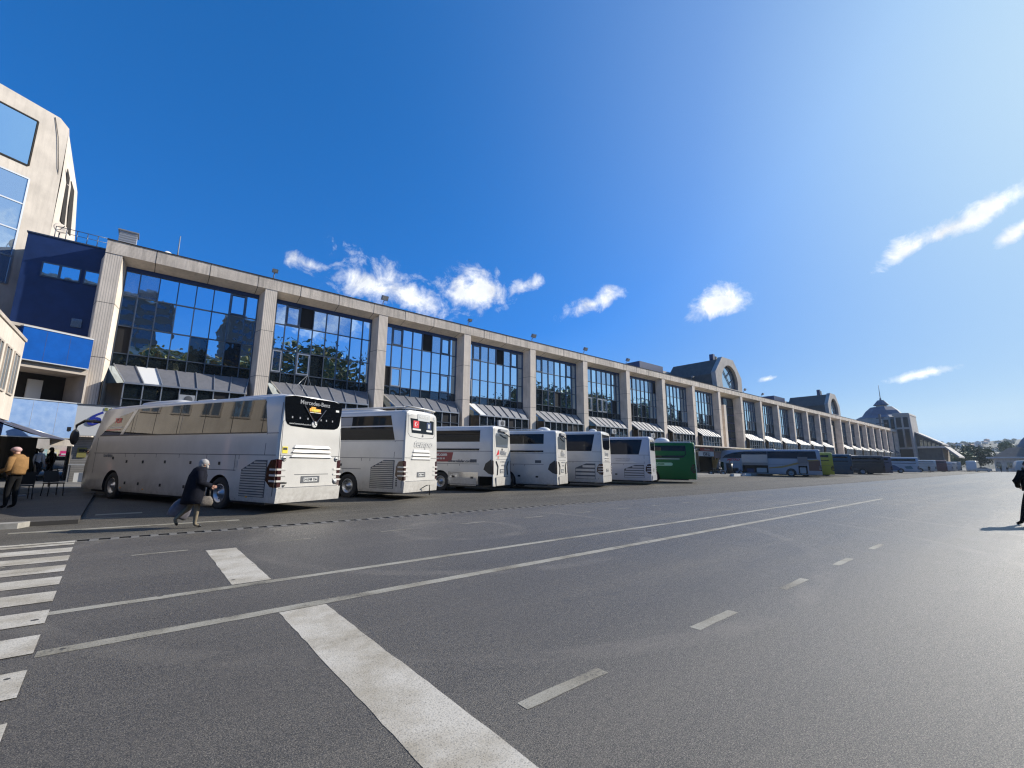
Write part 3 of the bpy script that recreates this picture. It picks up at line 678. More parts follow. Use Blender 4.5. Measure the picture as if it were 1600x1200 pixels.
for (t0, t1, z0, z1) in ((.30, .48, 16.6, 20.2), (.60, .78, 16.2, 19.6)):
    b = MB(); b.extr([side_pt(t0, z0, .02), side_pt(t1, z0 - .2, .02), side_pt(t1, z1 - .5, .02), side_pt(t0, z1, .02)], Vector(tp(-.03, .02, 0)) - Vector(tp(0, 0, 0)), M_DARK2); b.build('slit_window', Tw)
b = MB(); b.tube([tp(-.85, -.03, 23.0), tp(-.55, -.05, 21.8), tp(-.25, -.05, 19.8), tp(.05, .3, 17.5), tp(.1, .9, 14.5)], .018, M_JOINT, 5); b.build('cable', Tw)
t = thing('satellite_dish', 'pale satellite dish on the navy annex roof against the cream tower', 'satellite dish', (-5.2, 35.6, 14.2))
b = MB(); b._lathe(Vector((0, -.1, .75)), Vector((.5, -1, .25)).normalized(), [(0, .001), (.02, .18), (.08, .32), (.10, .32), (.04, .18), (-.01, .001)], M_CREAM, 18); b.build('dish', t)
b = MB(); b.tube([(0, 0, 0), (0, 0, .7)], .035, M_GREY, 6); b.bar((0, -.1, .7), (.25, -.6, .8), .03, .03, M_GREY); b.build('stand', t)
t = thing('roof_railing', 'thin dark railing along the navy annex roof edge', 'railing', (0, 0, 14.22))
for k in range(6): q = MB(); q.tube([(-5.3 + k * .45, 35.1, 0), (-5.3 + k * .45, 35.1, .7)], .022, M_FRAME, 5); q.build('post', t)
q = MB(); q.tube([(-5.3, 35.1, .7), (-3.05, 35.1, .7)], .022, M_FRAME, 5); q.tube([(-5.3, 35.1, .4), (-3.05, 35.1, .4)], .016, M_FRAME, 5); q.build('rail', t)

Wg = thing('side_wing', 'low cream wing with tall narrow windows at the left edge beside the blue bands', 'building')
XW = -4.38
b = MB(); b.box(-16, XW, 15.0, 27.6, 3.15, 6.55, M_CREAM); b.box(-16, XW + .05, 14.95, 27.65, 6.55, 6.68, M_SOFFIT); b.build('wall', Wg)
y = 16.0
while y < 27:
    q = MB(); q.box(XW - .01, XW + .012, y, y + .82, 4.2, 5.8, M_GLASSC); o = q.build('window', Wg)
    q = MB()
    for (a, c_, z0, z1) in ((y - .07, y, 4.13, 5.87), (y + .82, y + .89, 4.13, 5.87), (y, y + .82, 4.13, 4.2), (y, y + .82, 5.8, 5.87), (y + .38, y + .44, 4.2, 5.8)): q.box(XW, XW + .05, a, c_, z0, z1, M_SOFFIT)
    q.build('frame', o); y += 1.45
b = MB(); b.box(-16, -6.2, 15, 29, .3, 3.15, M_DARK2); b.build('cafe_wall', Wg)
for y in (16, 21.2, 26.6):
    b = MB(); b.tube([(XW - .25, y, .2), (XW - .25, y, 3.15)], .11, mat('pinkish_pipe', (.45, .27, .24), .6), 10); b.build('column', Wg)
t = thing('cafe_awning', 'folded dark cafe awning with a pale fabric end under the cream wing', 'awning', (0, 0, 0))
b = MB(); b.extr([(XW + .02, 24.5, 3.05), (XW + .02, 28.2, 3.05), (XW + 1.7, 28.9, 2.45), (XW + 1.3, 25.4, 2.45)], (0, 0, .04), mat('awning_canvas', (.05, .055, .09), .8)); b.build('canvas', t)
b = MB(); b.tube([(XW, 28.0, 3.1), (-2.9, 28.6, 2.55)], .03, M_FRAMEL, 6); b.tube([(XW, 25, 3.0), (XW + .9, 26.3, 2.6), (-2.9, 28.6, 2.5)], .025, M_BLACK, 6); b.build('folding_arm', t)
b = MB(); b.extr([(-3.2, 28.5, 2.62), (-2.5, 28.6, 2.42), (-2.4, 28.6, 2.18), (-3.15, 28.5, 2.2)], (.02, .08, 0), M_CREAM); b.build('fabric_end', t)
# kiosk wall with shutter, the big 6 sign
t = thing('kiosk', 'grey shuttered kiosk with a yellow notice left of the nearest bus', 'kiosk')
b = MB(); b.box(-2.72, 1.2, 32.0, 33.2, .3, 2.75, mat('shutter_grey', (.27, .26, .25), .55, metal=.2, stripes=(2, .09), var=.2)); b.build('shutter', t)
b = MB(); b.box(-2.5, -2.15, 31.95, 31.99, 1.7, 2.2, mat('olive_notice', (.22, .20, .06), .7)); b.box(-2.44, -2.2, 31.93, 31.95, 1.98, 2.12, M_BLACK); b.build('notice', t)
t = thing('fascia_sign', 'white fascia sign with a big blue slanted 6 behind the nearest bus', 'sign')
b = MB(); b.box(-2.75, 3.5, 31.5, 31.75, 2.8, 4.35, mat('sign_white', (.62, .63, .63), .5)); b.box(-2.78, 3.5, 31.48, 31.77, 4.35, 4.42, M_FRAME); b.build('panel', t)
M_SBLUE = mat('sign_blue', (.015, .03, .28), .5)
text('6', 1.05, M_SBLUE, 'numeral', t, frameM((-2.12, 31.47, 3.66), (1, 0, 0), (0, 0, 1)), .01, .012, .35, sx=1.1)
text('ELA', .2, mat('sign_olive', (.25, .27, .05), .6), 'small_lettering', t, frameM((-1.55, 31.48, 4.2), (1, 0, 0), (0, 0, 1)), .005, .008)

# street behind, seen through the passage
def shop_row():
    t = thing('shop_row', 'low sunlit shop building with coloured signboards seen through the passage', 'building', (0, 0, .5))
    b = MB(); b.box(-22, 12, 63, 73, 0, 4.5, M_CREAM); b.build('wall', t)
    b = MB()
    for i in range(10): b.box(-20 + i * 3, -17.6 + i * 3, 62.9, 63, 0, 1.7, M_DARK2)
    b.build('shop_window', t)
    cols = [('sign_pink', (.75, .05, .22)), ('sign_teal', (.45, .65, .62)), ('sign_cream', (.8, .72, .45)), ('sign_red', (.7, .06, .08))]
    for i, (x0, x1, z0, z1, c) in enumerate([(-8.6, -8.0, 1.2, 2.1, 3), (-7.9, -7.0, 1.5, 2.1, 1), (-6.9, -6.2, 1.45, 2.1, 2), (-6.1, -4.9, 1.3, 2.0, 0), (-4.85, -3.8, 1.35, 2.1, 0), (-7.9, -7.1, 1.1, 1.45, 2)]):
        q = MB(); q.box(x0, x1, 62.6, 62.7, z0, z1, mat(cols[c][0], cols[c][1], .5)); s = q.build('signboard', t)
        q = MB(); q.box(x0 + .1, x1 - .1, 62.58, 62.6, (z0 + z1) / 2 - .06, (z0 + z1) / 2 + .08, M_WHITEP); q.build('letter_strip', s)
shop_row()
# ================================================================== vehicles
class Bus:
    """local frame: x right, y forward (rear face at y=0), z up; the rear-left corner stands at loc"""
    def __init__(s, name, label, loc_xy, heading, L=12.3, H=3.62, body=None, group=None, hw=1.275, name_cat='bus'):
        s.L, s.H, s.hw = L, H, hw; s.body_m = body or M_WHITE
        a = R(heading); fx = Vector((math.cos(a), math.sin(a), 0)); rx = Vector((math.sin(a), -math.cos(a), 0))
        c = Vector((loc_xy[0], loc_xy[1], 0)) + rx * hw
        slope = .011 * math.sin(a) if loc_xy[1] > 12 else 0
        s.t = thing(name, label, name_cat, (c.x, c.y, gz(loc_xy[1])), a - math.pi / 2, group)
        s.t.rotation_euler = (math.atan(slope), 0, a - math.pi / 2)
    def sx(s, z):
        p = [(.3, s.hw - .03), (.45, s.hw), (1.75, s.hw), (2.3, s.hw - .01), (s.H - .17, s.hw - .085), (s.H - .08, s.hw - .15), (s.H, s.hw - .36)]
        if z <= p[0][0]: return p[0][1]
        for (a, b), (c, d) in zip(p, p[1:]):
            if z <= c: return b + (d - b) * (z - a) / (c - a)
        return p[-1][1]
    def ry(s, z): return .03 * (z - .3)
    def shell(s, arches=(2.9, 10.2), holes=(), front_slope=.34, mats=None, rear_drop=.0, roof_front=0.0):
        H, L = s.H, s.L
        zs = [.3, .42, 1.2, 1.75, 2.3, H - .17, H - .12, H - .07, H - .02, H + .01]
        xs = [s.hw - .04, s.hw, s.hw, s.hw, s.hw - .01, s.hw - .085, s.hw - .11, s.hw - .17, s.hw - .32, 0]
        st = [(0, .955, -.05), (.03, .975, -.02), (.09, .99, -.005), (.2, 1, 0), (2, 1, 0), (6, 1, 0), (L - 2.5, 1, 0), (L - 1.2, 1, -.02), (L - .5, .985, -.06), (L - .12, .95, -.12), (L, .88, -.2)]
        n = len(zs); vs = []; row = 2 * n - 1
        for y, kx, dz in st:
            ring = []
            for i in range(n):
                z = zs[i]; zz = z + dz * max(0, (z - 2.3)) / (H - 2.3) + (roof_front * max(0, min(1, (y - 5) / (L - 6))) * max(0, z - 2.3) / (H - 2.3))
                yy = y
                w1 = max(0, 1 - y / .25); yy += s.ry(zz) * w1
                w2 = max(0, 1 - (L - y) / 2.6); yy -= front_slope * max(0, zz - 1.15) * w2
                ring.append((xs[i] * kx, yy, zz))
            left = [(-x, y_, z_) for x, y_, z_ in ring]; right = [(x, y_, z_) for x, y_, z_ in reversed(ring[:-1])]
            vs += left + right
        fs = []; k = len(st)
        for i in range(k - 1):
            for j in range(row):
                a, b_ = i * row + j, i * row + (j + 1) % row
                fs.append((a, a + row, b_ + row, b_))
        for base, rev in ((0, False), ((k - 1) * row, True)):
            for j in range(n - 1):
                if j == n - 2: q = (base + j, base + j + 1, base + row - 1 - j)
                else: q = (base + j, base + j + 1, base + row - 2 - j, base + row - 1 - j)
                fs.append(tuple(reversed(q)) if rev else q)
        b = MB(); b.add(vs, fs, s.body_m)
        me = b.mesh('body'); bm = bmesh.new(); bm.from_mesh(me); bmesh.ops.recalc_face_normals(bm, faces=bm.faces[:]); bm.to_mesh(me); bm.free()
        o = link('body', me, s.t)
        cs = []
        for ay in arches:
            c = MB(); c.extr([(-s.hw - .1, ay + .60 * math.cos(t), .44 + .63 * math.sin(t)) for t in [math.pi * i / 14 for i in range(15)]] + [(-s.hw - .1, ay - .60, .1), (-s.hw - .1, ay + .60, .1)], (.55, 0, 0), M_BLACK); cs.append(c)
            c = MB(); c.extr([(s.hw + .1, ay + .60 * math.cos(t), .44 + .63 * math.sin(t)) for t in [math.pi * i / 14 for i in range(15)]] + [(s.hw + .1, ay - .60, .1), (s.hw + .1, ay + .60, .1)], (-.55, 0, 0), M_BLACK); cs.append(c)
        for (y0, y1, z0, z1) in holes:
            c = MB(); c.box(-s.hw - .2, .9, y0, y1, z0, z1, M_BLACK); cs.append(c)
        for c in cs:   # outward-facing cutters
            pass
        cut(o, cs)
        for p in o.data.polygons: p.use_smooth = True
        o.data.set_sharp_from_angle(angle=R(32))
        s.body = o
        u = MB(); u.box(-s.hw + .15, s.hw - .15, .6, L - .8, .22, .32, M_BLACK); u.build('underbody', s.t)
        return o
    def wheels(s, ys=(2.9, 10.2), r=.5):
        for y in ys:
            for sd in (-1, 1):
                b = MB(); X = sd * (s.hw - .03)
                b._lathe(Vector((X, 0, 0)), (sd, 0, 0), [(-.28, .3), (-.28, r - .04), (-.25, r), (-.03, r), (0, r - .04), (0, .31), (-.04, .29)], M_RUB, 26)
                w_ = b.build('wheel', s.t, (0, y, r - .02))
                b = MB()
                b._lathe(Vector((X, 0, 0)), (sd, 0, 0), [(-.05, .30), (-.01, .30), (-.01, .27), (-.1, .24), (-.12, .14), (-.06, .13), (-.05, .08), (.01, .07), (.02, .001)], M_RIM, 22)
                for k in range(10):
                    t = 2 * math.pi * k / 10; b.tube([(X - sd * .12, .185 * math.cos(t), .185 * math.sin(t)), (X - sd * .08, .185 * math.cos(t), .185 * math.sin(t))], .018, M_LGREY, 6)
                for k in range(10):
                    t = 2 * math.pi * (k + .5) / 10; b.tube([(X - sd * .112, .215 * math.cos(t), .215 * math.sin(t)), (X - sd * .098, .215 * math.cos(t), .215 * math.sin(t))], .022, M_BLACK, 8)
                b.build('rim', w_)
    def side(s, name, poly, m, off=.006, parent=None, inset=.0, zsplit=True):
        """panel on the left side from (y,z) points; off = how far it stands proud"""
        b = MB(); pts = [(-(s.sx(z) + off), y, z) for y, z in poly]; b.extr(pts, (.012, 0, 0), m)
        return b.build(name, parent or s.t)
    def sideseam(s, lines, w_=.014):
        b = MB()
        for (y0, z0, y1, z1) in lines:
            b.bar((-(s.sx(z0) + .001), y0, z0), (-(s.sx(z1) + .001), y1, z1), .006 if abs(z1 - z0) > abs(y1 - y0) else .006, w_ if abs(z1 - z0) < abs(y1 - y0) else w_, M_SEAM, up=(0, 0, 1))
        # vertical bars need their width along y
        return b.build('panel_seam', s.t)
    def rear(s, name, poly, m, off=.006, parent=None):
        b = MB(); b.extr([(x, s.ry(z) - off, z) for x, z in poly], (0, .012, 0), m)
        return b.build(name, parent or s.t)
    def rbox(s, b, x0, x1, z0, z1, m, off=.01):
        b.extr([(x0, s.ry(z0) - off, z0), (x1, s.ry(z0) - off, z0), (x1, s.ry(z1) - off, z1), (x0, s.ry(z1) - off, z1)], (0, off, 0), m)
    def rtext(s, st, x, z, size, m, name='lettering', off=.012, **k):
        return text(st, size, m, name, s.t, frameM((x, s.ry(z) - off, z), (1, 0, 0), (0, .03, 1)), .002, **k)
    def stext(s, st, y, z, size, m, name='lettering', off=.012, **k):
        return text(st, size, m, name, s.t, frameM((-(s.sx(z) + off), y, z), (0, -1, 0), (.0, 0, 1)), .002, **k)
    def handles(s, pts, w_=.1):
        for y, z in pts:
            b = MB(); b.extr([(-(s.sx(z) + .01), y - w_ / 2, z - .05), (-(s.sx(z) + .01), y + w_ / 2, z - .05), (-(s.sx(z) + .01), y + w_ / 2, z + .05), (-(s.sx(z) + .01), y - w_ / 2, z + .05)], (.015, 0, 0), M_BLACK); b.build('hatch_lock', s.t)
    def louvre(s, y0, y1, z0, z1, n=12, slant=True):
        b = MB()
        fz = lambda y: z1 - (.28 * max(0, (y - (y0 + (y1 - y0) * .45))) / (y1 - y0) if slant else 0)
        ztop = z1
        b.extr([(-(s.hw + .004), y0, z0), (-(s.hw + .004), y1, z0), (-(s.hw + .004), y1, z1 - (.3 if slant else 0)), (-(s.hw + .004), y0 + (y1 - y0) * .45, z1), (-(s.hw + .004), y0, z1)], (.01, 0, 0), M_SEAM)
        for i in range(n):
            z = z0 + .02 + (z1 - z0 - .04) * i / n; h = (z1 - z0 - .04) / n * .62
            ye = y1 - .03
            if slant and z + h > z1 - .3: ye = y1 - (z + h - (z1 - .3)) / .3 * (y1 - y0) * .55 - .04
            b.extr([(-(s.hw + .012), y0 + .03, z), (-(s.hw + .012), ye, z), (-(s.hw + .028), ye, z + h), (-(s.hw + .028), y0 + .03, z + h)], (.01, 0, 0), s.body_m)
        return b.build('engine_louvre', s.t)
    def taillights(s, z0=.78, z1=1.55, w_=.20, wrap=.34, style=0):
        for sd in (-1, 1):
            b = MB(); h = s.hw
            if style == 0: pts = [(0, z0), (wrap * .45, z0 + .02), (wrap, z0 + .2), (wrap * .95, z1 - .25), (wrap * .6, z1 - .03), (0, z1)]
            else: pts = [(.02, z0), (wrap * .5, z0 + .05), (wrap * 1.15, z0 + .25), (wrap * .9, z0 + .55), (.06, z1 + .05)]
            b.extr([(sd * (h + .006), .06 + y, z) for y, z in pts], (-sd * .02, 0, 0), M_RED if style == 0 else M_BLACK)
            b.extr([(sd * (h - .05), -.004 + s.ry(z0), z0), (sd * (h - .05 - w_ * .5), -.006 + s.ry(z0), z0 + .02), (sd * (h - .05 - w_ * .5), -.006 + s.ry(z1), z1 - .02), (sd * (h - .05), -.004 + s.ry(z1), z1)], (0, .02, 0), M_RED if style == 0 else M_RED)
            b.extr([(sd * (h - .05), -.004 + s.ry(z0), z0), (sd * (h + .006), .07, z0), (sd * (h + .006), .07, z1), (sd * (h - .05), -.004 + s.ry(z1), z1)], (0, .02, 0), M_RED if style == 0 else M_BLACK)
            o = b.build('tail_light', s.t)
            if style == 0:
                b = MB()
                for k in range(3):
                    z = z0 + .16 + k * .17
                    b.extr([(sd * (h + .02), .30, z), (sd * (h + .02), .02, z), (sd * (h + .02), .02, z + .055), (sd * (h + .02), .30, z + .055)], (-sd * .015, 0, 0), s.body_m)
                    b.extr([(sd * (h - .32), s.ry(z) - .018, z), (sd * (h - .02), s.ry(z) - .012, z), (sd * (h - .02), s.ry(z) - .012, z + .055), (sd * (h - .32), s.ry(z) - .018, z + .055)], (0, .015, 0), s.body_m)
                b.build('lamp_fin', o)
    def plate(s, z, st, w_=.52):
        b = MB(); s.rbox(b, -w_ / 2 - .09, w_ / 2 + .09, z - .04, z + .17, M_SEAM, .012); o = b.build('plate_recess', s.t)
        b = MB(); s.rbox(b, -w_ / 2, w_ / 2, z, z + .12, M_WHITEP, .02); b.build('licence_plate', s.t)
        s.rtext(st, 0, z + .06, .11, M_BLACK, 'plate_number', .026, sx=.9)
    def pod(s, y0, y1, w_=1.7, h=.16, m=None, name='air_conditioner'):
        b = MB(); H = s.H
        st = [(y0, .7, 0), (y0 + .1, .85, h * .8), (y0 + .3, .95, h), (y1 - .5, .95, h), (y1 - .1, .8, h * .7), (y1, .6, 0)]
        vs = []; n = 9
        for y, k, hh in st:
            for i in range(n):
                t = math.pi * i / (n - 1); vs.append((-w_ / 2 * k * math.cos(t), y, H - .04 + (hh + .04) * min(1, math.sin(t) * 1.6)))
        fs = [(i * n + j, i * n + j + 1, (i + 1) * n + j + 1, (i + 1) * n + j) for i in range(len(st) - 1) for j in range(n - 1)]
        b.add(vs, fs, m or s.body_m, True); return b.build(name, s.t)
    def dome(s, y, x=-.3, r=.33):
        b = MB(); b.ell((x, y, s.H + .08), (r, r * 1.25, r * .7), M_WHITEP, 16, 10); b.box(x - .2, x + .2, y - .2, y + .2, s.H - .02, s.H + .06, M_GREY); return b.build('satellite_dome', s.t)
    def mirrors(s):
        L = s.L
        for sd in (-1, 1):
            b = MB(); b.tube([(sd * (s.hw - .25), L - .75, 2.95), (sd * (s.hw + .1), L + .05, 3.0), (sd * (s.hw + .28), L + .22, 2.8), (sd * (s.hw + .28), L + .22, 2.55)], [.06, .06, .05, .04], M_BLACK, 8)
            o = b.build('mirror_arm', s.t)
            b = MB(); b.ell((sd * (s.hw + .28), L + .22, 2.33), (.15, .10, .32), M_BLACK, 12, 8); b.build('mirror', s.t)
    def front(s, panel=M_BGL):
        # windscreen and front bumper following the sloping nose
        L = s.L; b = MB(); pts = []
        y = lambda z, x: L - .34 * max(0, z - 1.15) + .012 - .02 * abs(x)
        for z in (1.2, 1.9, 2.5, s.H - .55):
            w_ = s.hw * .88 * (1 - .03 * (z - 1.2))
            pts.append([(-w_ + .06, y(z, 1), z), (w_ - .06, y(z, 1), z)])
        for (a, c), (d, e) in zip(pts, pts[1:]): b.extr([a, c, e, d], (0, -.02, 0), panel)
        b.build('windscreen', s.t)
        b = MB()
        for sd in (-1, 1): b.ell((sd * .8, L - .0, .85), (.2, .06, .12), M_LGREY, 10, 6)
        b.build('headlight_lens', s.t)

def seams(bus, hs, vs_):
    """hs: (z, y0, y1); vs_: (y, z0, z1)"""
    b = MB()
    for z, y0, y1 in hs:
        x = -(bus.sx(z) + .002); b.add([(x, y0, z - .011), (x, y1, z - .011), (x, y1, z + .011), (x, y0, z + .011)], [(0, 3, 2, 1)], M_SEAM)
    for y, z0, z1 in vs_:
        x = -(bus.sx(z0) + .002); x1 = -(bus.sx(z1) + .002); b.add([(x, y - .012, z0), (x, y + .012, z0), (x1, y + .012, z1), (x1, y - .012, z1)], [(0, 3, 2, 1)], M_SEAM)
    return b.build('panel_gap', bus.t)
def rseams(bus, segs):
    b = MB()
    for (x0, z0, x1, z1) in segs:
        d = Vector((x1 - x0, 0, z1 - z0)).normalized(); n_ = Vector((-d.z, 0, d.x)) * .010
        P = lambda x, z: (x, bus.ry(z) - .002, z)
        b.add([P(x0 - n_.x, z0 - n_.z), P(x1 - n_.x, z1 - n_.z), P(x1 + n_.x, z1 + n_.z), P(x0 + n_.x, z0 + n_.z)], [(0, 1, 2, 3)], M_SEAM)
    return b.build('rear_panel_gap', bus.t)
def rvents(bus, rows, m=None):
    for (x0, x1, z0, z1) in rows:
        b = MB(); P = lambda x, z, o: (x, bus.ry(z) - o, z)
        b.add([P(x0, z0, .004), P(x1, z0, .004), P(x1 - .08, z1, .004), P(x0 + .08, z1, .004), P(x0 + .02, z0, .05), P(x1 - .02, z0, .05), P(x1 - .1, z1 - .02, .02), P(x0 + .1, z1 - .02, .02)],
              [(4, 5, 6, 7), (0, 4, 7, 3), (5, 1, 2, 6), (7, 6, 2, 3)], m or bus.body_m)
        b.add([P(x0 + .02, z0 - .018, .006), P(x1 - .02, z0 - .018, .006), P(x1 - .02, z0, .05), P(x0 + .02, z0, .05)], [(0, 1, 2, 3)], M_BLACK)
        b.build('rear_vent', bus.t)

GB = 'parked coaches nosed in towards the terminal'
# ---- 1: nearest white touring coach
B = Bus('coach', 'nearest white touring coach with a dark full-width rear window and orange sticker', (3.15, 14.63), 115, 11.7, 3.6, group=GB, hw=1.225)
B.shell((2.65, 9.2), roof_front=.0); B.wheels((2.65, 9.2)); B.mirrors(); B.front()
o = B.side('side_window', [(.62, 2.4), (5.2, 2.4), (5.2, 3.42), (.95, 3.42)], M_BGL1)
B.side('side_window', [(5.22, 2.4), (8.18, 2.4), (8.18, 3.38), (5.22, 3.42)], M_BGL1)
B.side('side_window', [(8.2, 2.4), (10.55, 2.4), (10.1, 2.75), (9.4, 3.12), (8.2, 3.36)], M_BGL1)
for i in range(6): b = MB(); b.bar((-(B.sx(2.4) + .009), .9 + i * 1.5, 2.4), (-(B.sx(3.4) + .009), .9 + i * 1.5, 3.38), .004, .02, M_BLACK); b.build('window_divider', B.t)
B.side('white_swoosh', [(8.2, 3.38), (8.45, 3.34), (9.1, 2.42), (8.9, 2.42)], M_WHITE, .012)
B.side('window_stripe', [(.62, 2.36), (10.6, 2.36), (10.6, 2.4), (.62, 2.4)], M_BLACK, .008)
seams(B, [(1.70, .12, 10.8), (2.36, .1, .62), (1.22, 1.9, 3.4)], [(.12, .5, 3.3), (.62, 1.7, 2.36), (1.98, 1.2, 1.7), (3.45, .35, 1.7), (5.0, .35, 1.7), (6.4, .35, 1.7), (7.8, .35, 1.7), (8.45, .35, 1.7), (1.8, .35, 1.7), (10.7, .9, 2.3)])
B.handles([(2.75, 1.42), (4.3, 1.42), (4.5, .62), (5.8, 1.42), (5.9, .62), (7.2, 1.40), (7.3, .62), (8.3, 1.4), (9.3, 1.52), (8.2, .62)])
B.louvre(.45, 1.62, .45, 1.55, 14)
b = MB(); b.extr([(-(B.hw + .008), 1.84, 1.3), (-(B.hw + .008), 1.96, 1.3), (-(B.hw + .008), 1.96, 1.52), (-(B.hw + .008), 1.84, 1.52)], (.01, 0, 0), M_LGREY); b.build('fuel_flap', B.t)
B.stext('tourismo', 9.7, 1.62, .2, M_GREY, bold=.004, sx=.9)
B.stext('TUR', 9.5, 2.95, .26, M_REDP, shear=.3, bold=.01)
b = MB(); b.bar((-(B.sx(2.6) + .012), 9.15, 2.6), (-(B.sx(2.6) + .012), 10.2, 2.6), .004, .03, M_REDP); b.bar((-(B.sx(2.7) + .012), 9.05, 2.7), (-(B.sx(2.7) + .012), 10.0, 2.7), .004, .05, M_WHITEP); b.build('sticker_strip', B.t)
rw = B.rear('rear_window', [(-1.13, 3.48), (-1.12, 3.2), (-1.05, 2.75), (-.98, 2.65), (-.85, 2.60), (0, 2.56), (.85, 2.60), (.98, 2.65), (1.05, 2.75), (1.12, 3.2), (1.13, 3.48), (.8, 3.55), (-.8, 3.55)], M_BGL, .01)
B.rtext('Mercedes-Benz', .0, 3.38, .19, M_GREY, 'rear_lettering', .016, bold=.002)
B.rtext('www.hizmetotobus.com.tr', -.52, 2.68, .075, M_LGREY, 'web_lettering', .016)
for sg in ((-.42, 3.28, 0, 2.74, M_GREY, .07), (.42, 3.22, .05, 2.74, M_GREY, .07), (-.24, 3.1, .0, 2.80, M_RED, .05), (.26, 3.1, .02, 2.80, M_RED, .05), (-.24, 3.12, .26, 3.12, M_RED, .04)):
    b = MB(); b.bar((sg[0], B.ry(sg[1]) - .014, sg[1]), (sg[2], B.ry(sg[3]) - .014, sg[3]), .006, sg[5], sg[4], up=(0, 1, 0)); b.build('window_graphic', B.t)
b = MB(); B.rbox(b, -.22, .22, 3.1, 3.22, M_ORANGE, .018); B.rbox(b, -.16, .02, 3.2, 3.27, M_ORANGE, .018); B.rbox(b, -.2, .24, 3.08, 3.10, M_WHITEP, .018); b.build('orange_sticker', B.t)
B.rtext('Hiper', 0.0, 3.16, .13, M_YEL, 'sticker_lettering', .024, bold=.008, shear=.2)
b = MB()
for x in (-.83, -.55, -.26, .26, .48, .74): B.rbox(b, x - .022, x + .022, 2.84, 2.90, M_GREY, .015)
B.rbox(b, .86, 1.0, 3.2, 3.27, M_WHITEP, .015); b.build('window_icon', B.t)
b = MB(); b.lathe((0, B.ry(2.7) - .005, 2.71), (0, -1, 0), [(0, .105), (.015, .105), (.02, .09)], M_WHITEP, 20); st_ = b.build('star_badge', B.t)
b = MB()
for t in (90, 210, 330): b.bar((0, B.ry(2.7) - .028, 2.71), (.085 * math.cos(R(t)), B.ry(2.7) - .028, 2.71 + .085 * math.sin(R(t))), .006, .022, M_BLACK, up=(0, 1, 0))
b.build('star', st_)
rseams(B, [(-1.15, 1.70, 1.15, 1.70), (-1.12, .74, 1.12, .74), (-1.0, .72, -1.0, .36), (-1.14, 2.65, -1.1, 2.75), (-1.12, 2.65, -1.12, 1.2), (1.12, 2.65, 1.12, 1.2), (-.25, .36, -.25, .55), (-.05, .55, -.05, .36), (.35, .36, .35, .6), (-.25, .55, .35, .6), (-.6, 1.12, .7, 1.12)])
rvents(B, [(-.72, .72, 1.94, 2.03), (-.76, .76, 1.80, 1.89), (-.80, .80, 1.655, 1.74)])
B.plate(.90, '34 EMB 336')
B.taillights(.75, 1.58, .24, .4)
b = MB(); B.rbox(b, -1.08, -.9, 1.76, 1.96, M_YEL, .01); B.rbox(b, -1.06, -.92, 1.86, 1.93, M_BLACK, .014); b.build('warning_sticker', B.t)
for x in (-1.0, 1.0):
    b = MB(); b.lathe((x, B.ry(1.6) - .003, 1.6), (0, -1, 0), [(0, .085), (.006, .085)], M_BLACK, 16); b.lathe((x, B.ry(1.6) - .008, 1.6), (0, -1, 0), [(0, .075), (.004, .075)], M_WHITEP, 16); o = b.build('speed_sticker', B.t)
    B.rtext('100', x, 1.6, .075, M_BLACK, 'speed_number', .018, bold=.003)
b = MB(); b.lathe((1.0, B.ry(.95) - .003, .88), (0, -1, 0), [(0, .1), (.01, .1)], M_SEAM, 16); b.lathe((1.0, B.ry(.95) - .012, .88), (0, -1, 0), [(0, .075), (.006, .075)], M_LGREY, 16); b.build('fog_lamp', B.t)
b = MB(); B.rbox(b, -1.05, -.85, .86, .9, M_BLACK, .012); b.extr([(-1.0, -.005, .82), (-.9, -.005, .82), (-.95, -.005, .76)], (0, .01, 0), M_BLACK); b.build('model_badge', B.t)
b = MB(); b.extr([(-1.2, .03, .3), (1.2, .03, .3), (1.2, .0, .72), (-1.2, .0, .72)], (0, -.035, 0), B.body_m); b.build('rear_bumper', B.t)
B.pod(6.3, 9.2, 1.8, .14); B.pod(.8, 3.4, 1.6, .1)
for y in (1.2, 4.2, 6.9, 8.4): b = MB(); b.extr([(-(B.hw + .01), y, .42), (-(B.hw + .01), y + .09, .42), (-(B.hw + .01), y + .09, .46), (-(B.hw + .01), y, .46)], (.01, 0, 0), M_ORANGE); b.build('side_marker_lamp', B.t)
b = MB(); b.box(-.7, .7, 4.4, 5.3, B.H - .02, B.H + .05, M_WHITE); b.build('roof_hatch', B.t)

# ---- 2: second coach, two-step side glass, flag stickers
B = Bus('coach', 'white coach with two flag stickers in its small rear window, second in the row', (8.18, 16.6), 117, 12.2, 3.68, group=GB, hw=1.225)
B.shell((2.9, 9.9)); B.wheels((2.9, 9.9)); B.front(); B.mirrors()
B.side('side_window', [(.55, 2.4), (10.9, 2.4), (10.4, 2.95), (.72, 2.95)], M_BGL)
B.side('side_window', [(.74, 3.0), (10.2, 3.0), (9.3, 3.42), (.86, 3.42)], M_BGL)
B.side('curtain_patch', [(2.9, 3.02), (4.6, 3.02), (4.6, 3.38), (2.9, 3.38)], M_GREY, .012)
seams(B, [(1.66, .12, 11.4), (2.36, .1, 11.2), (1.2, 2.2, 4)], [(.1, .5, 3.4), (.52, 1.66, 2.36), (2.2, .35, 1.66), (1.75, .35, 1.66), (3.9, .35, 1.66), (5.5, .35, 1.66), (7.2, .35, 1.66), (8.8, .35, 1.66)])
B.handles([(3.3, 1.36), (5, 1.4), (6.6, 1.4)])
B.louvre(.48, 1.68, .45, 1.58, 14)
rw = B.rear('rear_window', [(-.86, 3.32), (-.74, 2.72), (.88, 2.72), (.88, 3.32)], M_BGL, .01)
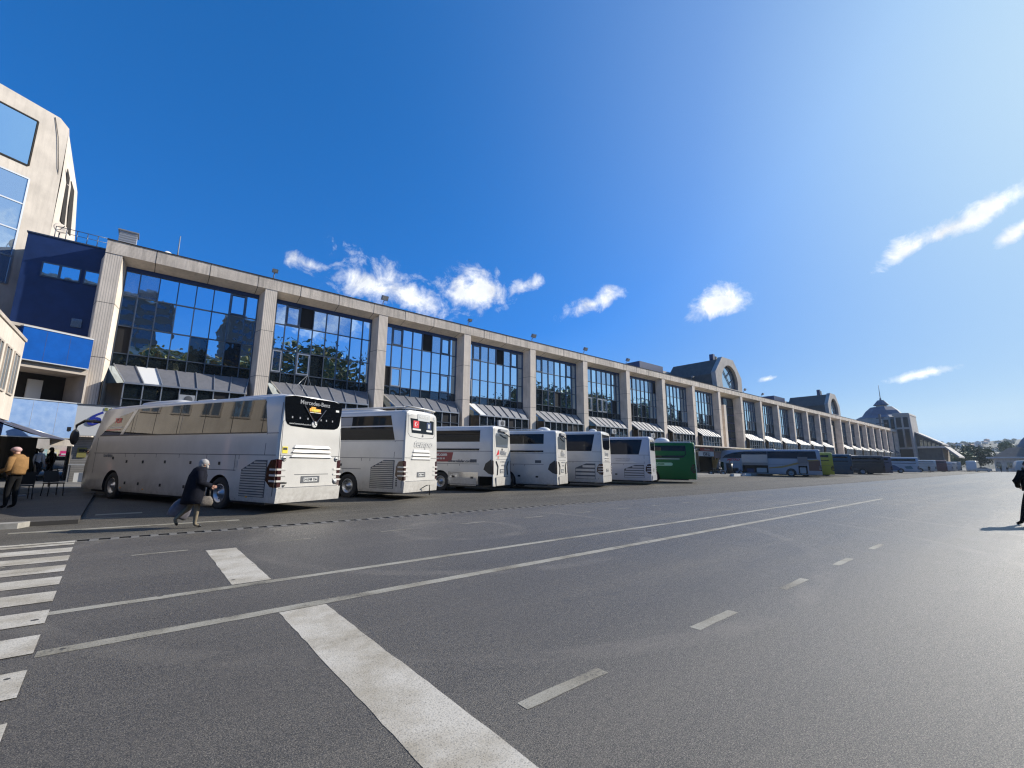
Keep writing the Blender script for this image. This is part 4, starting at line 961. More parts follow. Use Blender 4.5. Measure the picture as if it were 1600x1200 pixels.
b = MB(); B.rbox(b, -.35, .55, 3.26, 3.56, M_LGREY, .02); b.build('number_board', B.t)
B.rtext('HURIYET', .08, 3.43, .17, M_WHITEP, 'board_lettering', .026, bold=.006)
b = MB(); B.rbox(b, -.66, -.26, 2.94, 3.24, M_REDP, .018); B.rbox(b, -.70, -.12, 2.84, 2.91, M_WHITEP, .018); fl = b.build('flag_sticker', B.t)
b = MB(); b.extr([(-.49 + .085 * math.cos(R(t)), B.ry(3.1) - .02, 3.09 + .085 * math.sin(R(t))) for t in range(40, 321, 20)] + [(-.465 + .062 * math.cos(R(t)), B.ry(3.1) - .02, 3.09 + .062 * math.sin(R(t))) for t in range(310, 49, -20)], (0, -.004, 0), M_WHITEP)
b.extr([(-.38 + (.04 if k % 2 == 0 else .016) * math.cos(R(180 + 36 * k)), B.ry(3.1) - .02, 3.09 + (.04 if k % 2 == 0 else .016) * math.sin(R(180 + 36 * k))) for k in range(10)], (0, -.004, 0), M_WHITEP); b.build('crescent_and_star', fl)
b = MB(); B.rbox(b, .32, .66, 2.93, 3.23, M_NAVY, .018); B.rbox(b, .42, .55, 2.98, 3.16, M_LGREY, .022); B.rbox(b, .3, .72, 2.82, 2.90, M_WHITEP, .018); b.build('emblem_sticker', B.t)
B.rtext('tempo', .08, 2.27, .42, M_GREY, 'outline_lettering', .006, bold=.016, shear=.35, sx=1.25)
B.rtext('tempo', .08, 2.27, .42, M_WHITE, 'word_fill', .010, bold=.003, shear=.35, sx=1.25)
b = MB(); b.tube([(0, B.ry(2.6) - .02, 2.60), (.05, B.ry(2.6) - .02, 2.70), (.09, B.ry(2.6) - .02, 2.6), (0, B.ry(2.6) - .02, 2.6)], .012, M_GREY, 6); b.build('badge', B.t)
rseams(B, [(-.98, 3.5, -1.0, 2.7), (-1.0, 2.7, -.85, 2.56), (-.85, 2.56, 0, 2.5), (0, 2.5, .85, 2.56), (.85, 2.56, .98, 2.7), (.98, 2.7, .96, 3.5), (-1.15, 1.68, 1.15, 1.68), (-1.12, .74, 1.12, .74)])
rvents(B, [(-.66, .62, 1.92, 2.04), (-.70, .66, 1.77, 1.88), (-.74, .7, 1.63, 1.72)])
B.plate(.93, '34 TF 802', .42); B.taillights(.78, 1.56, .22, .36)
b = MB(); B.rbox(b, -1.02, -.84, 3.42, 3.5, M_LGREY, .01); B.rbox(b, .84, .98, 3.38, 3.5, M_LGREY, .01); b.build('marker_sticker', B.t)
b = MB(); b.extr([(-1.2, .03, .3), (1.2, .03, .3), (1.2, .0, .72), (-1.2, .0, .72)], (0, -.035, 0), B.body_m); b.build('rear_bumper', B.t)
b = MB(); b.tube([(-.02, -.03, .42), (.12, -.2, .55), (.3, -.24, .56), (.34, -.22, .15)], .02, M_BLACK, 6); b.build('tow_hook', B.t)
b = MB()
for k in range(5): b.box(-B.hw - .012, -B.hw + .002, .3, .38, .55 + k * .07, .59 + k * .07, M_BLACK)
b.build('side_marker', B.t)
b = MB(); b.tube([(-1.0, .3, B.H + .05), (-1.0, .15, B.H + .12), (0.4, .12, B.H + .12), (1.0, .15, B.H + .10), (1.0, .4, B.H + .04)], .04, M_WHITE, 8); b.tube([(-1.0, .3, B.H + .08), (-1.0, 7, B.H + .10)], .04, M_WHITE, 8); b.tube([(1.0, .3, B.H + .08), (1.0, 7, B.H + .10)], .04, M_WHITE, 8); b.build('roof_rail', B.t)
B.pod(2, 5, 1.6, .14)

# ---- 3 and 4: boxier coaches of one firm
def boxy(label, loc, head, cavity, H, lit, seed, word_red):
    B = Bus('coach', label, loc, head, 12.1, H, group=GB)
    B.shell((3.1, 9.4), holes=((.05, .95, .25, .80),) if cavity else ()); B.wheels((3.1, 9.4)); B.front()
    B.side('side_window', [(.82, 2.12), (10.4, 2.12), (10.0, 3.18), (.82, 3.18)], M_BGL)
    B.side('window_rail', [(.82, 2.2), (10.3, 2.2), (10.3, 2.24), (.82, 2.24)], M_GREY, .012)
    seams(B, [(1.42, .8, 10.6), (2.08, .05, .82), (2.06, .82, 11)], [(.80, .35, 3.3), (1.95, .35, 1.42), (2.45 + .2, .35, 1.42), (4.4, .35, 1.42), (5.9, .35, 1.42), (7.4, .35, 1.42)])
    B.handles([(2.3, .75), (1.2, .72), (5, .75)], .16)
    B.side('dark_label', [(.95, 1.50), (1.32, 1.50), (1.32, 1.66), (.95, 1.66)], M_SEAM, .01)
    B.rear('rear_window', [(-.82, 3.05), (-.90, 2.9), (-.80, 2.32), (.80, 2.32), (.90, 2.9), (.82, 3.05)], mat('pale_rear_glass', (.12, .14, .16), .05, spec=.8, coat=.8), .012)
    rseams(B, [(-1.0, 3.3, -1.05, 2.5), (-1.05, 2.5, -.8, 1.85), (1.0, 3.3, 1.05, 2.5), (1.05, 2.5, .8, 1.85), (-.8, 1.68, .8, 1.68), (-.9, .76, .9, .76), (-.95, 1.85, .95, 1.85)])
    b = MB(); b.box(-.5, .5, -.05, .12, H - .28, H - .16, M_GREY); b.tube([(-.2, -.08, H - .32), (.3, -.1, H - .42), (.75, -.06, H - .5)], .03, M_BLACK, 6); b.build('rear_wiper', B.t)
    if word_red:
        b = MB(); b.extr([(-.78, B.ry(2) - .012, 1.88), (-.42, B.ry(2) - .012, 1.95), (-.5, B.ry(2) - .012, 2.2)], (0, -.005, 0), M_REDP); b.extr([(-.6, B.ry(2) - .012, 1.72), (-.5, B.ry(2) - .012, 1.72), (-.55, B.ry(2) - .012, 1.88)], (0, -.005, 0), M_REDP); b.build('sail_emblem', B.t)
    B.rtext('Nilüfer', .15, 2.02, .34, M_GREY, 'rear_lettering', .014, bold=.010, sx=.95)
    B.rtext('www.nilufer.com.tr', .15, 1.56, .11, M_GREY, 'web_lettering', .014)
    B.rtext('444 00 99', .15, 1.36, .13, M_GREY, 'phone_lettering', .014)
    b = MB()
    for sd in (-1, 1):
        for (x0, z0, x1, z1) in ((.86, 1.58, .62, 1.3), (.62, 1.3, .72, .86)): b.bar((sd * x0, B.ry(z0) - .012, z0), (sd * x1, B.ry(z1) - .012, z1), .02, .075, M_BLACK, up=(0, 1, 0))
    b.build('vent_slit', B.t)
    B.taillights(.9, 1.62, .14, .42, 1); B.plate(1.0, '16 NL 447', .46)
    b = MB(); b.extr([(-.85, .02, .32), (.85, .02, .32), (.95, 0, .74), (-.95, 0, .74)], (0, -.06, 0), B.body_m); b.build('rear_bumper', B.t)
    b = MB(); b.lathe((0, B.ry(2.2) - .004, 2.22), (0, -1, 0), [(0, .07), (.02, .06)], M_BLACK, 12); b.build('rear_badge', B.t)
    return B
B = boxy('white boxy coach with a red ticket sign on its side', (14.0, 18.35), 119, True, 3.45, 0, 3, True)
b = MB(); B.side('red_sign', [(2.45, 1.52), (4.9, 1.52), (4.9, 2.02), (2.35, 2.02)], mat('maroon_sign', (.22, .02, .03), .4), .012)
B.stext('bilet.com', 3.15, 1.9, .24, M_WHITEP, 'sign_lettering', .02, bold=.008); B.stext('444 00 99', 3.1, 1.68, .13, M_WHITEP, 'phone_lettering', .02, bold=.004)
B.stext('www.nilufer.com.tr', 1.85, 1.56, .2, M_SEAM, 'web_lettering', bold=.006, shear=.15)
B.side('silver_skirt', [(.85, .36), (2.6, .36), (2.6, 1.0), (.85, 1.0)], mat('silver_paint', (.55, .55, .55), .15, metal=.7), .008)
B.side('silver_skirt', [(3.75, .36), (6.8, .36), (6.8, 1.0), (3.75, 1.0)], MATS['silver_paint'], .008)
B = boxy('white boxy coach with its side in blue shade, fourth in the row', (18.3, 18.0), 119, False, 3.42, 1, 4, False)
b = MB(); b.tube([(-.9, 1.0, B.H - .02), (-.9, 1.5, B.H + .03), (-.9, 4, B.H + .03)], .035, M_WHITEP, 6); b.build('roof_rail', B.t)

# ---- 5: white coach with narrow curved rear glass
B = Bus('coach', 'white coach with a slatted side grille and a dish dome on its roof', (23.0, 18.5), 115, 12.2, 3.62, group=GB)
B.shell((3.3, 9.8)); B.wheels((3.3, 9.8)); B.front()
B.side('side_window', [(.75, 2.3), (10.6, 2.3), (10.2, 3.4), (.55, 3.4)], M_BGLB)
seams(B, [(1.62, .1, 11), (2.25, .1, .7)], [(.3, .5, 3.4), (2.0, .35, 1.62), (2.9, .35, 1.62), (4.3, .35, 1.62), (6, .35, 1.62)])
B.louvre(.5, 1.85, .5, 1.5, 4); B.handles([(2.7, .8), (4, .8)], .14)
B.rear('rear_window', [(-1.0, 3.4), (-.95, 2.6), (-.7, 2.42), (.7, 2.42), (.95, 2.6), (1.0, 3.4)], M_BGL, .012)
B.rtext('Europ', .0, 2.15, .4, M_GREY, 'rear_lettering', .012, bold=.012)
rseams(B, [(-1.1, 1.6, 1.1, 1.6), (-1.1, .7, 1.1, .7)]); rvents(B, [(-.6, .6, 1.85, 1.95), (-.6, .6, 1.7, 1.79)])
B.taillights(.8, 1.5, .2, .34); B.plate(1.0, '34 EJ 0447', .46); B.dome(4.4, -.5, .42); B.dome(1.0, .1, .22)
# ---- 6: grey-white coach with a big Z
B = Bus('coach', 'pale grey coach with a dark letter Z on its side, sixth in the row', (28.6, 18.6), 114, 12.6, 3.52, body=mat('pale_grey_paint', (.52, .52, .55), .3, coat=.5), group=GB)
B.shell((3.75, 10.0)); B.wheels((3.75, 10.0)); B.front()
B.side('side_window', [(.85, 2.18), (10.6, 2.18), (10.2, 3.28), (.6, 3.28)], M_BGLB)
seams(B, [(1.5, .5, 11), (2.14, .1, .85)], [(.25, .5, 3.3), (.48, 1.5, 2.14), (2.0, .35, 1.5), (3.05, .35, 1.5), (5.0, .35, 1.5)])
B.louvre(.5, 1.95, .5, 1.42, 5); B.handles([(2.55, .72)], .18)
B.stext('Z', 3.55, 1.86, .62, M_SEAM, 'side_letter', bold=.03, sx=1.2)
B.stext('KONFORLU YOLCULUK', 2.05, 1.86, .12, M_GREY, 'side_lettering', sx=.9); B.stext('SEYAHAT VE TURIZM', 2.05, 1.72, .12, M_GREY, 'side_lettering', sx=.9)
B.side('pale_swash', [(.9, 1.55), (2.6, 1.55), (1.8, 1.62), (1.3, 1.68)], M_WHITEP, .01)
B.taillights(.8, 1.5, .2, .34); B.rear('rear_window', [(-1.0, 3.3), (-.95, 2.5), (.95, 2.5), (1.0, 3.3)], M_BGL, .012); B.plate(1.0, '34 ZT 1907', .46)
b = MB(); b.extr([(-1.0, -.02, .34), (1.0, -.02, .34), (1.0, -.02, .7), (-1.0, -.02, .7)], (0, -.03, 0), B.body_m); b.build('rear_bumper', B.t)
B.pod(6, 9, 1.7, .12)
# ---- 7: green coach
M_GREEN = mat('green_paint', (.004, .12, .022), .45, spec=.3)
B = Bus('coach', 'dark green coach with white roof edge and pale logo, last before the gap', (34.6, 18.4), 117, 12, 3.3, body=M_GREEN, group=GB)
B.shell((3.4, 9.6)); B.wheels((3.4, 9.6)); B.front()
B.side('side_window', [(.85, 2.1), (1.0, 2.02), (4.9, 2.02), (9.5, 2.02), (9.5, 3.02), (.75, 3.02), (.7, 2.9), (.7, 2.3)], M_BGL)
B.side('white_line', [(1.2, 1.9), (9.6, 1.9), (9.6, 1.95), (1.2, 1.95)], M_WHITEP, .01)
B.side('logo_bar', [(1.75, 1.42), (1.85, 1.36), (4.3, 1.36), (4.4, 1.44), (4.4, 1.54), (4.3, 1.62), (3.55, 1.62), (3.45, 1.74), (3.3, 1.74), (3.2, 1.62), (1.85, 1.62), (1.75, 1.55)], mat('mint', (.35, .60, .42), .5), .01)
B.stext('UNAL TURIZM', 3.05, 1.49, .2, M_GREEN, 'logo_lettering', .016, bold=.006)
b = MB(); b.extr([(-1.24, -.02, .35), (-1.1, -.02, .35), (-1.1, .05, 3.2), (-1.2, .05, 3.2)], (0, -.03, 0), M_WHITEP); b.extr([(1.24, -.02, .35), (1.1, -.02, .35), (1.1, .05, 3.2), (1.2, .05, 3.2)], (0, -.03, 0), M_WHITEP); b.build('white_corner_trim', B.t)
b = MB(); b.box(-1.0, 1.0, .3, 11, 3.26, 3.36, M_WHITEP); b.build('white_roof', B.t)
B.rear('rear_window', [(-1.0, 3.05), (-.95, 2.3), (.95, 2.3), (1.0, 3.05)], M_BGL, .012); B.plate(1.0, '34 UL 210', .46); B.taillights(.8, 1.5, .2, .3)
B.dome(2.6, -.3, .5); B.pod(5, 8, 1.6, .2, M_WHITEP)
# ---- 8: long coach with open luggage hatches
B = Bus('coach', 'long white coach with open luggage hatches and gold swooshes along its side', (67.5, 18.9), 109, 12.4, 3.55, body=mat('shaded_white_paint', (.36, .37, .41), .35, coat=.3), group=GB)  # white body greyed: the deeper shade on this coach is in its colour
holes = ((3.4 + .9, 3.4 + 3.9, .42, 1.42), (1.35, 2.35, .42, 1.42))
HY = ((6.0, 9.1), (1.55, 2.55))
B.shell((3.4, 10.6), holes=((6.0, 9.1, .40, 1.42), (1.55, 2.55, .40, 1.42))); B.wheels((3.4, 10.6)); B.front(); B.mirrors()
B.side('side_window', [(.45, 2.35), (6.0, 2.35), (6.0, 3.3), (.55, 3.3)], M_BGLB); B.side('side_window', [(6.03, 2.35), (11.6, 2.35), (11.2, 2.75), (10.2, 3.1), (8.8, 3.28), (6.03, 3.3)], M_BGLB)
seams(B, [(1.55, .3, 11.5)], [(2.7, .4, 1.5), (4.3, .4, 1.5), (5.9, .4, 1.5), (9.3, .4, 1.5)])
M_GOLD = mat('gold_graphic', (.42, .26, .06), .4); M_BROWN = mat('brown_graphic', (.16, .06, .035), .4)
B.side('gold_swoosh', [(5.9, 1.15), (4.4, 1.35), (3.0, 1.75), (1.4, 2.2), (.3, 2.25), (.3, 2.1), (1.5, 2.0), (3.0, 1.5), (4.4, 1.12), (5.9, 1.0)], M_GOLD, .01)
B.side('brown_panel', [(.15, .8), (1.4, .8), (1.4, 2.05), (.15, 2.15)], M_BROWN, .009)
B.stext('METRO', 10.2, 2.12, .42, M_REDP, 'side_lettering', bold=.02, shear=.3, sx=1.15)
for (y0, y1, z0, z1, m) in ((6.0, 9.1, 1.75, 2.85, M_WHITE), (1.5, 2.6, 1.75, 2.55, M_GREY)):
    b = MB(); b.extr([(-1.75, y0, z0), (-1.75, y1, z0), (-1.95, y1, z1), (-1.95, y0, z1)], (.04, 0, 0), m); b.bar((-1.3, y0 + .1, 1.45), (-1.75, y0 + .1, 1.8), .03, .03, M_GREY); b.bar((-1.3, y1 - .1, 1.45), (-1.75, y1 - .1, 1.8), .03, .03, M_GREY); b.build('luggage_hatch', B.t)
for (y0, y1, z1, m_, lb) in ((6.2, 7.4, 1.05, M_LGREY, 'pale suitcase standing in the long open front hatch of the coach'), (7.7, 8.6, .95, M_NAVY, 'navy suitcase lying in the long open front hatch of the coach'), (1.7, 2.4, 1.2, M_LGREY, 'pale suitcase in the small rear hatch of the coach')):
    b = MB(); b.box(-.3, .3, -(y1 - y0) / 2, (y1 - y0) / 2, 0, z1 - .44, m_); me = b.mesh('luggage'); bevel_mesh(me, .05, 2); o = link('suitcase', me); bpy.context.view_layer.update(); o.matrix_world = B.t.matrix_world @ Matrix.Translation((-.7, (y0 + y1) / 2, .45)); tag(o, lb, 'suitcase')
B.side('door_recess', [(11.45, .7), (12.0, .7), (11.8, 1.8), (11.45, 1.8)], M_BGL, .01)
B.taillights(.8, 1.5, .2, .34); B.rear('rear_window', [(-1.0, 3.4), (-.95, 2.5), (.95, 2.5), (1.0, 3.4)], M_BGL, .012); B.pod(5, 8, 1.6, .12)

# ---- further coaches
def plain(label, x, y, head, L, H, body, extras=None, wy=(3.2, 9.4), win=(2.1, None), group=GB, gl=None):
    B = Bus('coach', label, (x, y), head, L, H, body=body, group=group)
    B.shell(wy); B.wheels(wy); B.front()
    B.side('side_window', [(.5, win[0]), (L - 1.4, win[0]), (L - 1.7, H - .36), (.5, H - .36)], gl or M_BGL)
    seams(B, [(1.5, .2, L - 1)], [(2.0, .4, 1.5), (4.6, .4, 1.5), (6.4, .4, 1.5)])
    B.rear('rear_window', [(-1.0, H - .3), (-.95, 2.3), (.95, 2.3), (1.0, H - .3)], M_BGL, .012); B.taillights(.8, 1.5, .2, .3)
    if extras: extras(B)
    return B
yel = mat('yellow_paint', (.36, .36, .02), .35, coat=.4); teal = mat('teal_paint', (.008, .045, .09), .4, coat=.4); brn = mat('dark_brown_paint', (.035, .026, .026), .35, coat=.4)
mauve = mat('mauve_grey_paint', (.13, .115, .15), .4, coat=.3); maroon = mat('maroon_paint', (.13, .04, .05), .4, coat=.3); palebl = mat('pale_blue_paint', (.44, .49, .54), .35, coat=.4)
plain('yellow-green coach just behind the long coach with open hatches', 71.4, 18.6, 112, 12, 3.25, yel)
def chev(B):
    b = MB(); B.side('pale_chevron', [(5.2, 1.9), (4.8, 1.9), (6.0, 1.2), (3.6, .4), (4.0, .4), (6.5, 1.2)], palebl, .012); b = MB()
    b.extr([(-1.2, -.02, .4), (1.2, -.02, .4), (1.2, .04, 3.1), (-1.2, .04, 3.1)], (0, -.01, 0), palebl); b.build('pale_rear_panel', B.t)
plain('dark teal coach with a pale chevron on its side', 80.2, 18.6, 113, 12, 3.2, teal, chev)
def num(B): B.stext('724', 5.6, 1.7, .85, M_LGREY, 'side_number', bold=.03, shear=.25); B.side('grey_streak', [(3.5, .8), (6.5, .9), (6.0, 1.1), (4, 1.0)], M_SEAM, .01)
plain('dark brown coach with the number 724 on its side', 100.2, 18.6, 112, 12.5, 3.3, brn, num)
plain('mauve-grey coach directly behind the dark brown one', 107.5, 18.9, 112, 12, 3.3, mauve)
def blu(B):
    bg_ = mat('blue_graphic', (.03, .08, .18), .4); B.side('blue_splash', [(3.2, .6), (6.4, .6), (6.8, 1.1), (6.0, 1.8), (4.2, 1.7), (3.4, 1.2)], bg_, .012); B.side('teal_splash', [(1.0, .9), (2.2, .9), (2.5, 1.4), (1.4, 1.6)], mat('teal_graphic', (.05, .16, .20), .4), .012); B.side('blue_dash', [(8, .9), (9.5, .7), (9.8, 1.7), (8.2, 1.4)], MATS['teal_graphic'], .012)
plain('pale blue coach with dark blue splashes along its side', 132.5, 18.7, 104, 12.2, 3.5, palebl, blu)
plain('plain white coach between the pale blue and the maroon coaches', 156, 18.7, 106, 12, 3.1, M_WHITE)
plain('maroon coach with dark windows near the far end of the row', 176, 18.9, 106, 12, 3.25, maroon)
plain('small white bus right behind the maroon coach', 184.5, 18.6, 106, 9, 2.9, M_WHITE, wy=(2, 6.8))
plain('cream bus, second beyond the maroon coach', 196, 18.8, 106, 9, 2.9, mat('cream_paint', (.62, .56, .48), .4), wy=(2, 6.8))
plain('far white bus at the very end of the row by the hipped roof', 212, 19.3, 106, 9, 3.2, M_WHITE, wy=(2, 6.8))
GF = 'buses standing across the far end of the lot'
plain('white coach facing the camera in the middle of the far lot', 219, 15.6, 181, 12, 3.5, M_WHITE, group=GF)
plain('white coach with a dark window band at the right edge of the lot', 183, -5.2, 106, 12, 3.3, M_WHITE, group=GF)

def car(name, label, x, y, z, head, body, group=None):
    t = thing(name, label, 'car', (x, y, z), R(head - 90), group); h = .88
    prof = [(-2.1, .35), (-2.15, .75), (-2.05, .98), (-1.2, 1.02), (-.55, 1.42), (.75, 1.45), (1.45, 1.05), (2.1, .95), (2.2, .6), (2.1, .3)]
    b = MB(); b.extr([(-h, -y_, z_) for y_, z_ in prof], (2 * h, 0, 0), body); me = b.mesh('body'); bevel_mesh(me, .07, 2); me.set_sharp_from_angle(angle=R(40)); link('body', me, t)
    for sd in (-1, 1):
        b = MB(); b.extr([(sd * (h + .004), -y_, z_) for y_, z_ in [(-1.05, 1.04), (-.5, 1.36), (.7, 1.38), (1.2, 1.05)]], (-sd * .02, 0, 0), M_BGL); b.build('side_window', t)
    b = MB(); b.extr([(-.7, 1.16, 1.04), (.7, 1.16, 1.04), (.62, .62, 1.38), (-.62, .62, 1.38)], (0, .03, .03), M_BGL); b.build('windscreen', t)
    b = MB(); b.extr([(-.7, -1.34, 1.09), (.7, -1.34, 1.09), (.62, -.82, 1.41), (-.62, -.82, 1.41)], (0, -.03, .03), M_BGL); b.build('rear_window', t)
    for y_ in (-1.35, 1.3):
        for sd in (-1, 1):
            b = MB(); b._lathe(Vector((sd * (h - .02), 0, 0)), (sd, 0, 0), [(-.2, .2), (-.2, .32), (0, .32), (.02, .28), (.02, .2)], M_RUB, 16); o = b.build('wheel', t, (0, y_, .32))
            b = MB(); b._lathe(Vector((sd * (h - .0), 0, 0)), (sd, 0, 0), [(0, .2), (-.03, .15), (.01, .05), (.01, .001)], M_RIM, 12); b.build('rim', o)
    for sd in (-1, 1):
        b = MB(); b.ell((sd * .65, 2.08, .72), (.16, .06, .08), M_LGREY, 8, 6); b.build('headlight', t)
        b = MB(); b.ell((sd * .65, -2.12, .82), (.16, .05, .08), M_RED, 8, 6); b.build('tail_light', t)
    return t
car('car', 'white car parked in front of the low far buildings left of the two far walkers', 208, 14.4, .02, 95, M_WHITE)
GC = 'cars parked in the street behind the passage'
car('car', 'white car seen through the passage under the signs, left one', -7.4, 57, .5, 5, M_WHITE, GC)
car('car', 'silver car seen through the passage behind the standing figures', -5.2, 55.0, .5, 8, mat('silver_car', (.4, .41, .43), .25, metal=.6), GC)
car('car', 'white car right in the passage opening beside the kiosk', -4.1, 60.2, .5, -5, M_WHITEP, GC)
# motorcycles by the lit shops
def motorcycle(label, x, y, rz):
    t = thing('motorcycle', label, 'motorcycle', (x, y, gz(y) + .02), rz, 'motorcycles parked beside the shops')
    for yy in (-.68, .68):
        b = MB(); b._lathe(Vector((-.06, 0, 0)), (1, 0, 0), [(0, .22), (0, .30), (.06, .33), (.12, .30), (.12, .22)], M_RUB, 18); o = b.build('wheel', t, (0, yy, .33))
        b = MB(); b._lathe(Vector((-.03, 0, 0)), (1, 0, 0), [(0, .22), (.06, .22), (.06, .03), (.06, .001)], M_RIM, 12); b.build('rim', o)
    b = MB(); b.bar((0, -.6, .5), (0, .35, .75), .2, .25, M_BLACK); b.ell((0, .15, .85), (.17, .3, .16), M_BLACK, 10, 7); b.bar((0, .35, .8), (0, .68, .33), .08, .06, M_GREY); b.build('body', t)
    b = MB(); b.ell((0, -.35, .85), (.15, .4, .08), M_BLACK, 10, 6); b.build('saddle', t)
    b = MB(); b.tube([(-.35, .28, 1.08), (0, .4, 1.0), (.35, .28, 1.08)], .02, M_GREY, 6); b.build('handlebar', t)
    b = MB(); b.ell((0, .52, .92), (.1, .08, .1), M_LGREY, 10, 6); b.build('headlight', t)
motorcycle('motorcycle parked just right of the green coach', 56.0, 27.0, R(200)); motorcycle('motorcycle under the orange poster beside the white shop sign', 62.5, 27.6, R(190))

# ================================================================== shop signs by the gap
t = thing('shop_sign', 'white hanging shop sign with large dark capitals and a red strip above', 'sign', (59.6, 30.0, 0))
b = MB(); b.box(-2.1, 2.1, 0, .12, 2.72, 3.38, M_WHITEP); b.build('white_panel', t)
b = MB(); b.box(-1.5, 2.1, .0, .12, 3.42, 3.86, mat('dusty_red', (.40, .10, .10), .5)); b.build('red_panel', t)
text('IŞIKLI', .62, M_SEAM, 'lettering', t, frameM((0, -.01, 3.0), (1, 0, 0), (0, 0, 1)), .008, .02, sx=1.3)
text('PARK BÜFE', .3, M_WHITEP, 'small_lettering', t, frameM((.2, -.01, 3.64), (1, 0, 0), (0, 0, 1)), .008, .01)
for x in (-1.9, 1.9): b = MB(); b.tube([(x, .06, 3.38), (x, .06, 4.0)], .03, M_GREY, 6); b.build('hanger', t)
t = thing('poster_board', 'faded orange poster board right of the white shop sign', 'board', (63.5, 30.0, 0))
b = MB(); b.box(-1.6, 1.6, 0, .1, 2.5, 3.35, mat('faded_orange', (.42, .20, .13), .7, color2=(.3, .22, .18), vscale=3)); b.build('panel', t)
b = MB(); b.box(-1.5, 1.5, .02, .1, 3.45, 3.95, M_CREAM)
for i in range(4): b.box(-1.3 + i * .7, -.85 + i * .7, -.01, .03, 3.5, 3.88, M_SEAM)
b.build('picture_strip', t)
for x in (55.6, 66.5):
    b = MB(); b.tube([(x, 29.6, .4), (x, 29.6, 3.95)], .09, M_LGREY, 10); b.tube([(x, 29.6, 3.2), (x + .9, 29.6, 3.9)], .04, M_LGREY, 6)
    tag(b.build('canopy_post'), 'pale canopy post just %s' % ('right of the green coach' if x < 60 else 'left of the long coach with open hatches'), 'post')
def bin_(name, label, x, y, z, h=1.05, r=.3, m=M_BLACK):
    t = thing(name, label, 'bin', (x, y, z)); b = MB(); b.tube([(0, 0, 0), (0, 0, h)], [r * .85, r], m, 14); b.build('bucket', t); b = MB(); b.tube([(0, 0, h), (0, 0, h + .05)], r * 1.06, m, 14); b.build('lid', t)
bin_('litter_bin', 'tall dark bin standing under the white shop sign', 60.4, 27.4, gz(27.4) + .28, 1.3, .4)
bx_ = MB(); bx_.box(-.9, .9, -.3, .3, 0, .32, M_WHITEP); tag(bx_.build('planter_box', loc=(58.4, 25.9, gz(26))), 'low white kerb block on the ground left of the tall dark bin', 'block')
bx_ = MB(); bx_.box(-.9, .9, -.3, .3, 0, .32, M_WHITEP); tag(bx_.build('planter_box', loc=(61.6, 25.9, gz(26))), 'low white kerb block on the ground right of the tall dark bin', 'block')
# cafe furniture in front of the passage
def chair(label, x, y, rz):
    z = gz(y) + (.28 if y > 26 else .1)
    t = thing('cafe_chair', label, 'chair', (x, y, z), rz, 'chairs outside the passage cafe')
    b = MB(); b.box(-.22, .22, -.22, .22, .44, .48, M_BLACK); b.build('seat', t)
    b = MB(); b.extr([(-.22, .2, .5), (.22, .2, .5), (.2, .28, .92), (-.2, .28, .92)], (0, .025, 0), M_BLACK); b.build('backrest', t)
    for (a, c) in ((-.2, -.2), (.2, -.2), (-.2, .2), (.2, .2)): b = MB(); b.tube([(a, c, .44), (a * 1.1, c * 1.1, 0)], .016, M_BLACK, 6); b.build('leg', t)
chair('black cafe chair nearest the kiosk, right of the man in tan', -2.35, 24.0, R(30)); chair('black cafe chair directly behind the man in tan', -2.95, 22.6, R(200))
chair('black cafe chair farther back at the step, left of the passage', -3.0, 26.9, R(100))
t = thing('cafe_table', 'round cafe table with a pale top behind the man in tan', 'table', (-3.3, 24.6, gz(24) + .1))
b = MB(); b.tube([(0, 0, .72), (0, 0, .75)], .38, M_LGREY, 18); b.build('table_top', t); b = MB(); b.tube([(0, 0, 0), (0, 0, .72)], .035, M_GREY, 8); b.tube([(0, 0, 0), (0, 0, .03)], .22, M_GREY, 12); b.build('pedestal', t)
t = thing('counter', 'small grey counter table against the kiosk shutter', 'table', (-2.2, 31.2, gz(31) + .28))
b = MB(); b.box(-.45, .45, -.3, .3, .82, .87, M_LGREY); b.build('counter_top', t)
for (a, c) in ((-.42, -.27), (.42, -.27), (-.42, .27), (.42, .27)): b = MB(); b.box(a - .02, a + .02, c - .02, c + .02, 0, .82, M_GREY); b.build('leg', t)
b = MB(); b.box(-.2, .2, -.15, .15, 0, .45, M_WHITEP); tag(b.build('white_crate', loc=(-2.2, 31.2, gz(31) + .28)), 'white crate stored under the grey counter', 'crate')
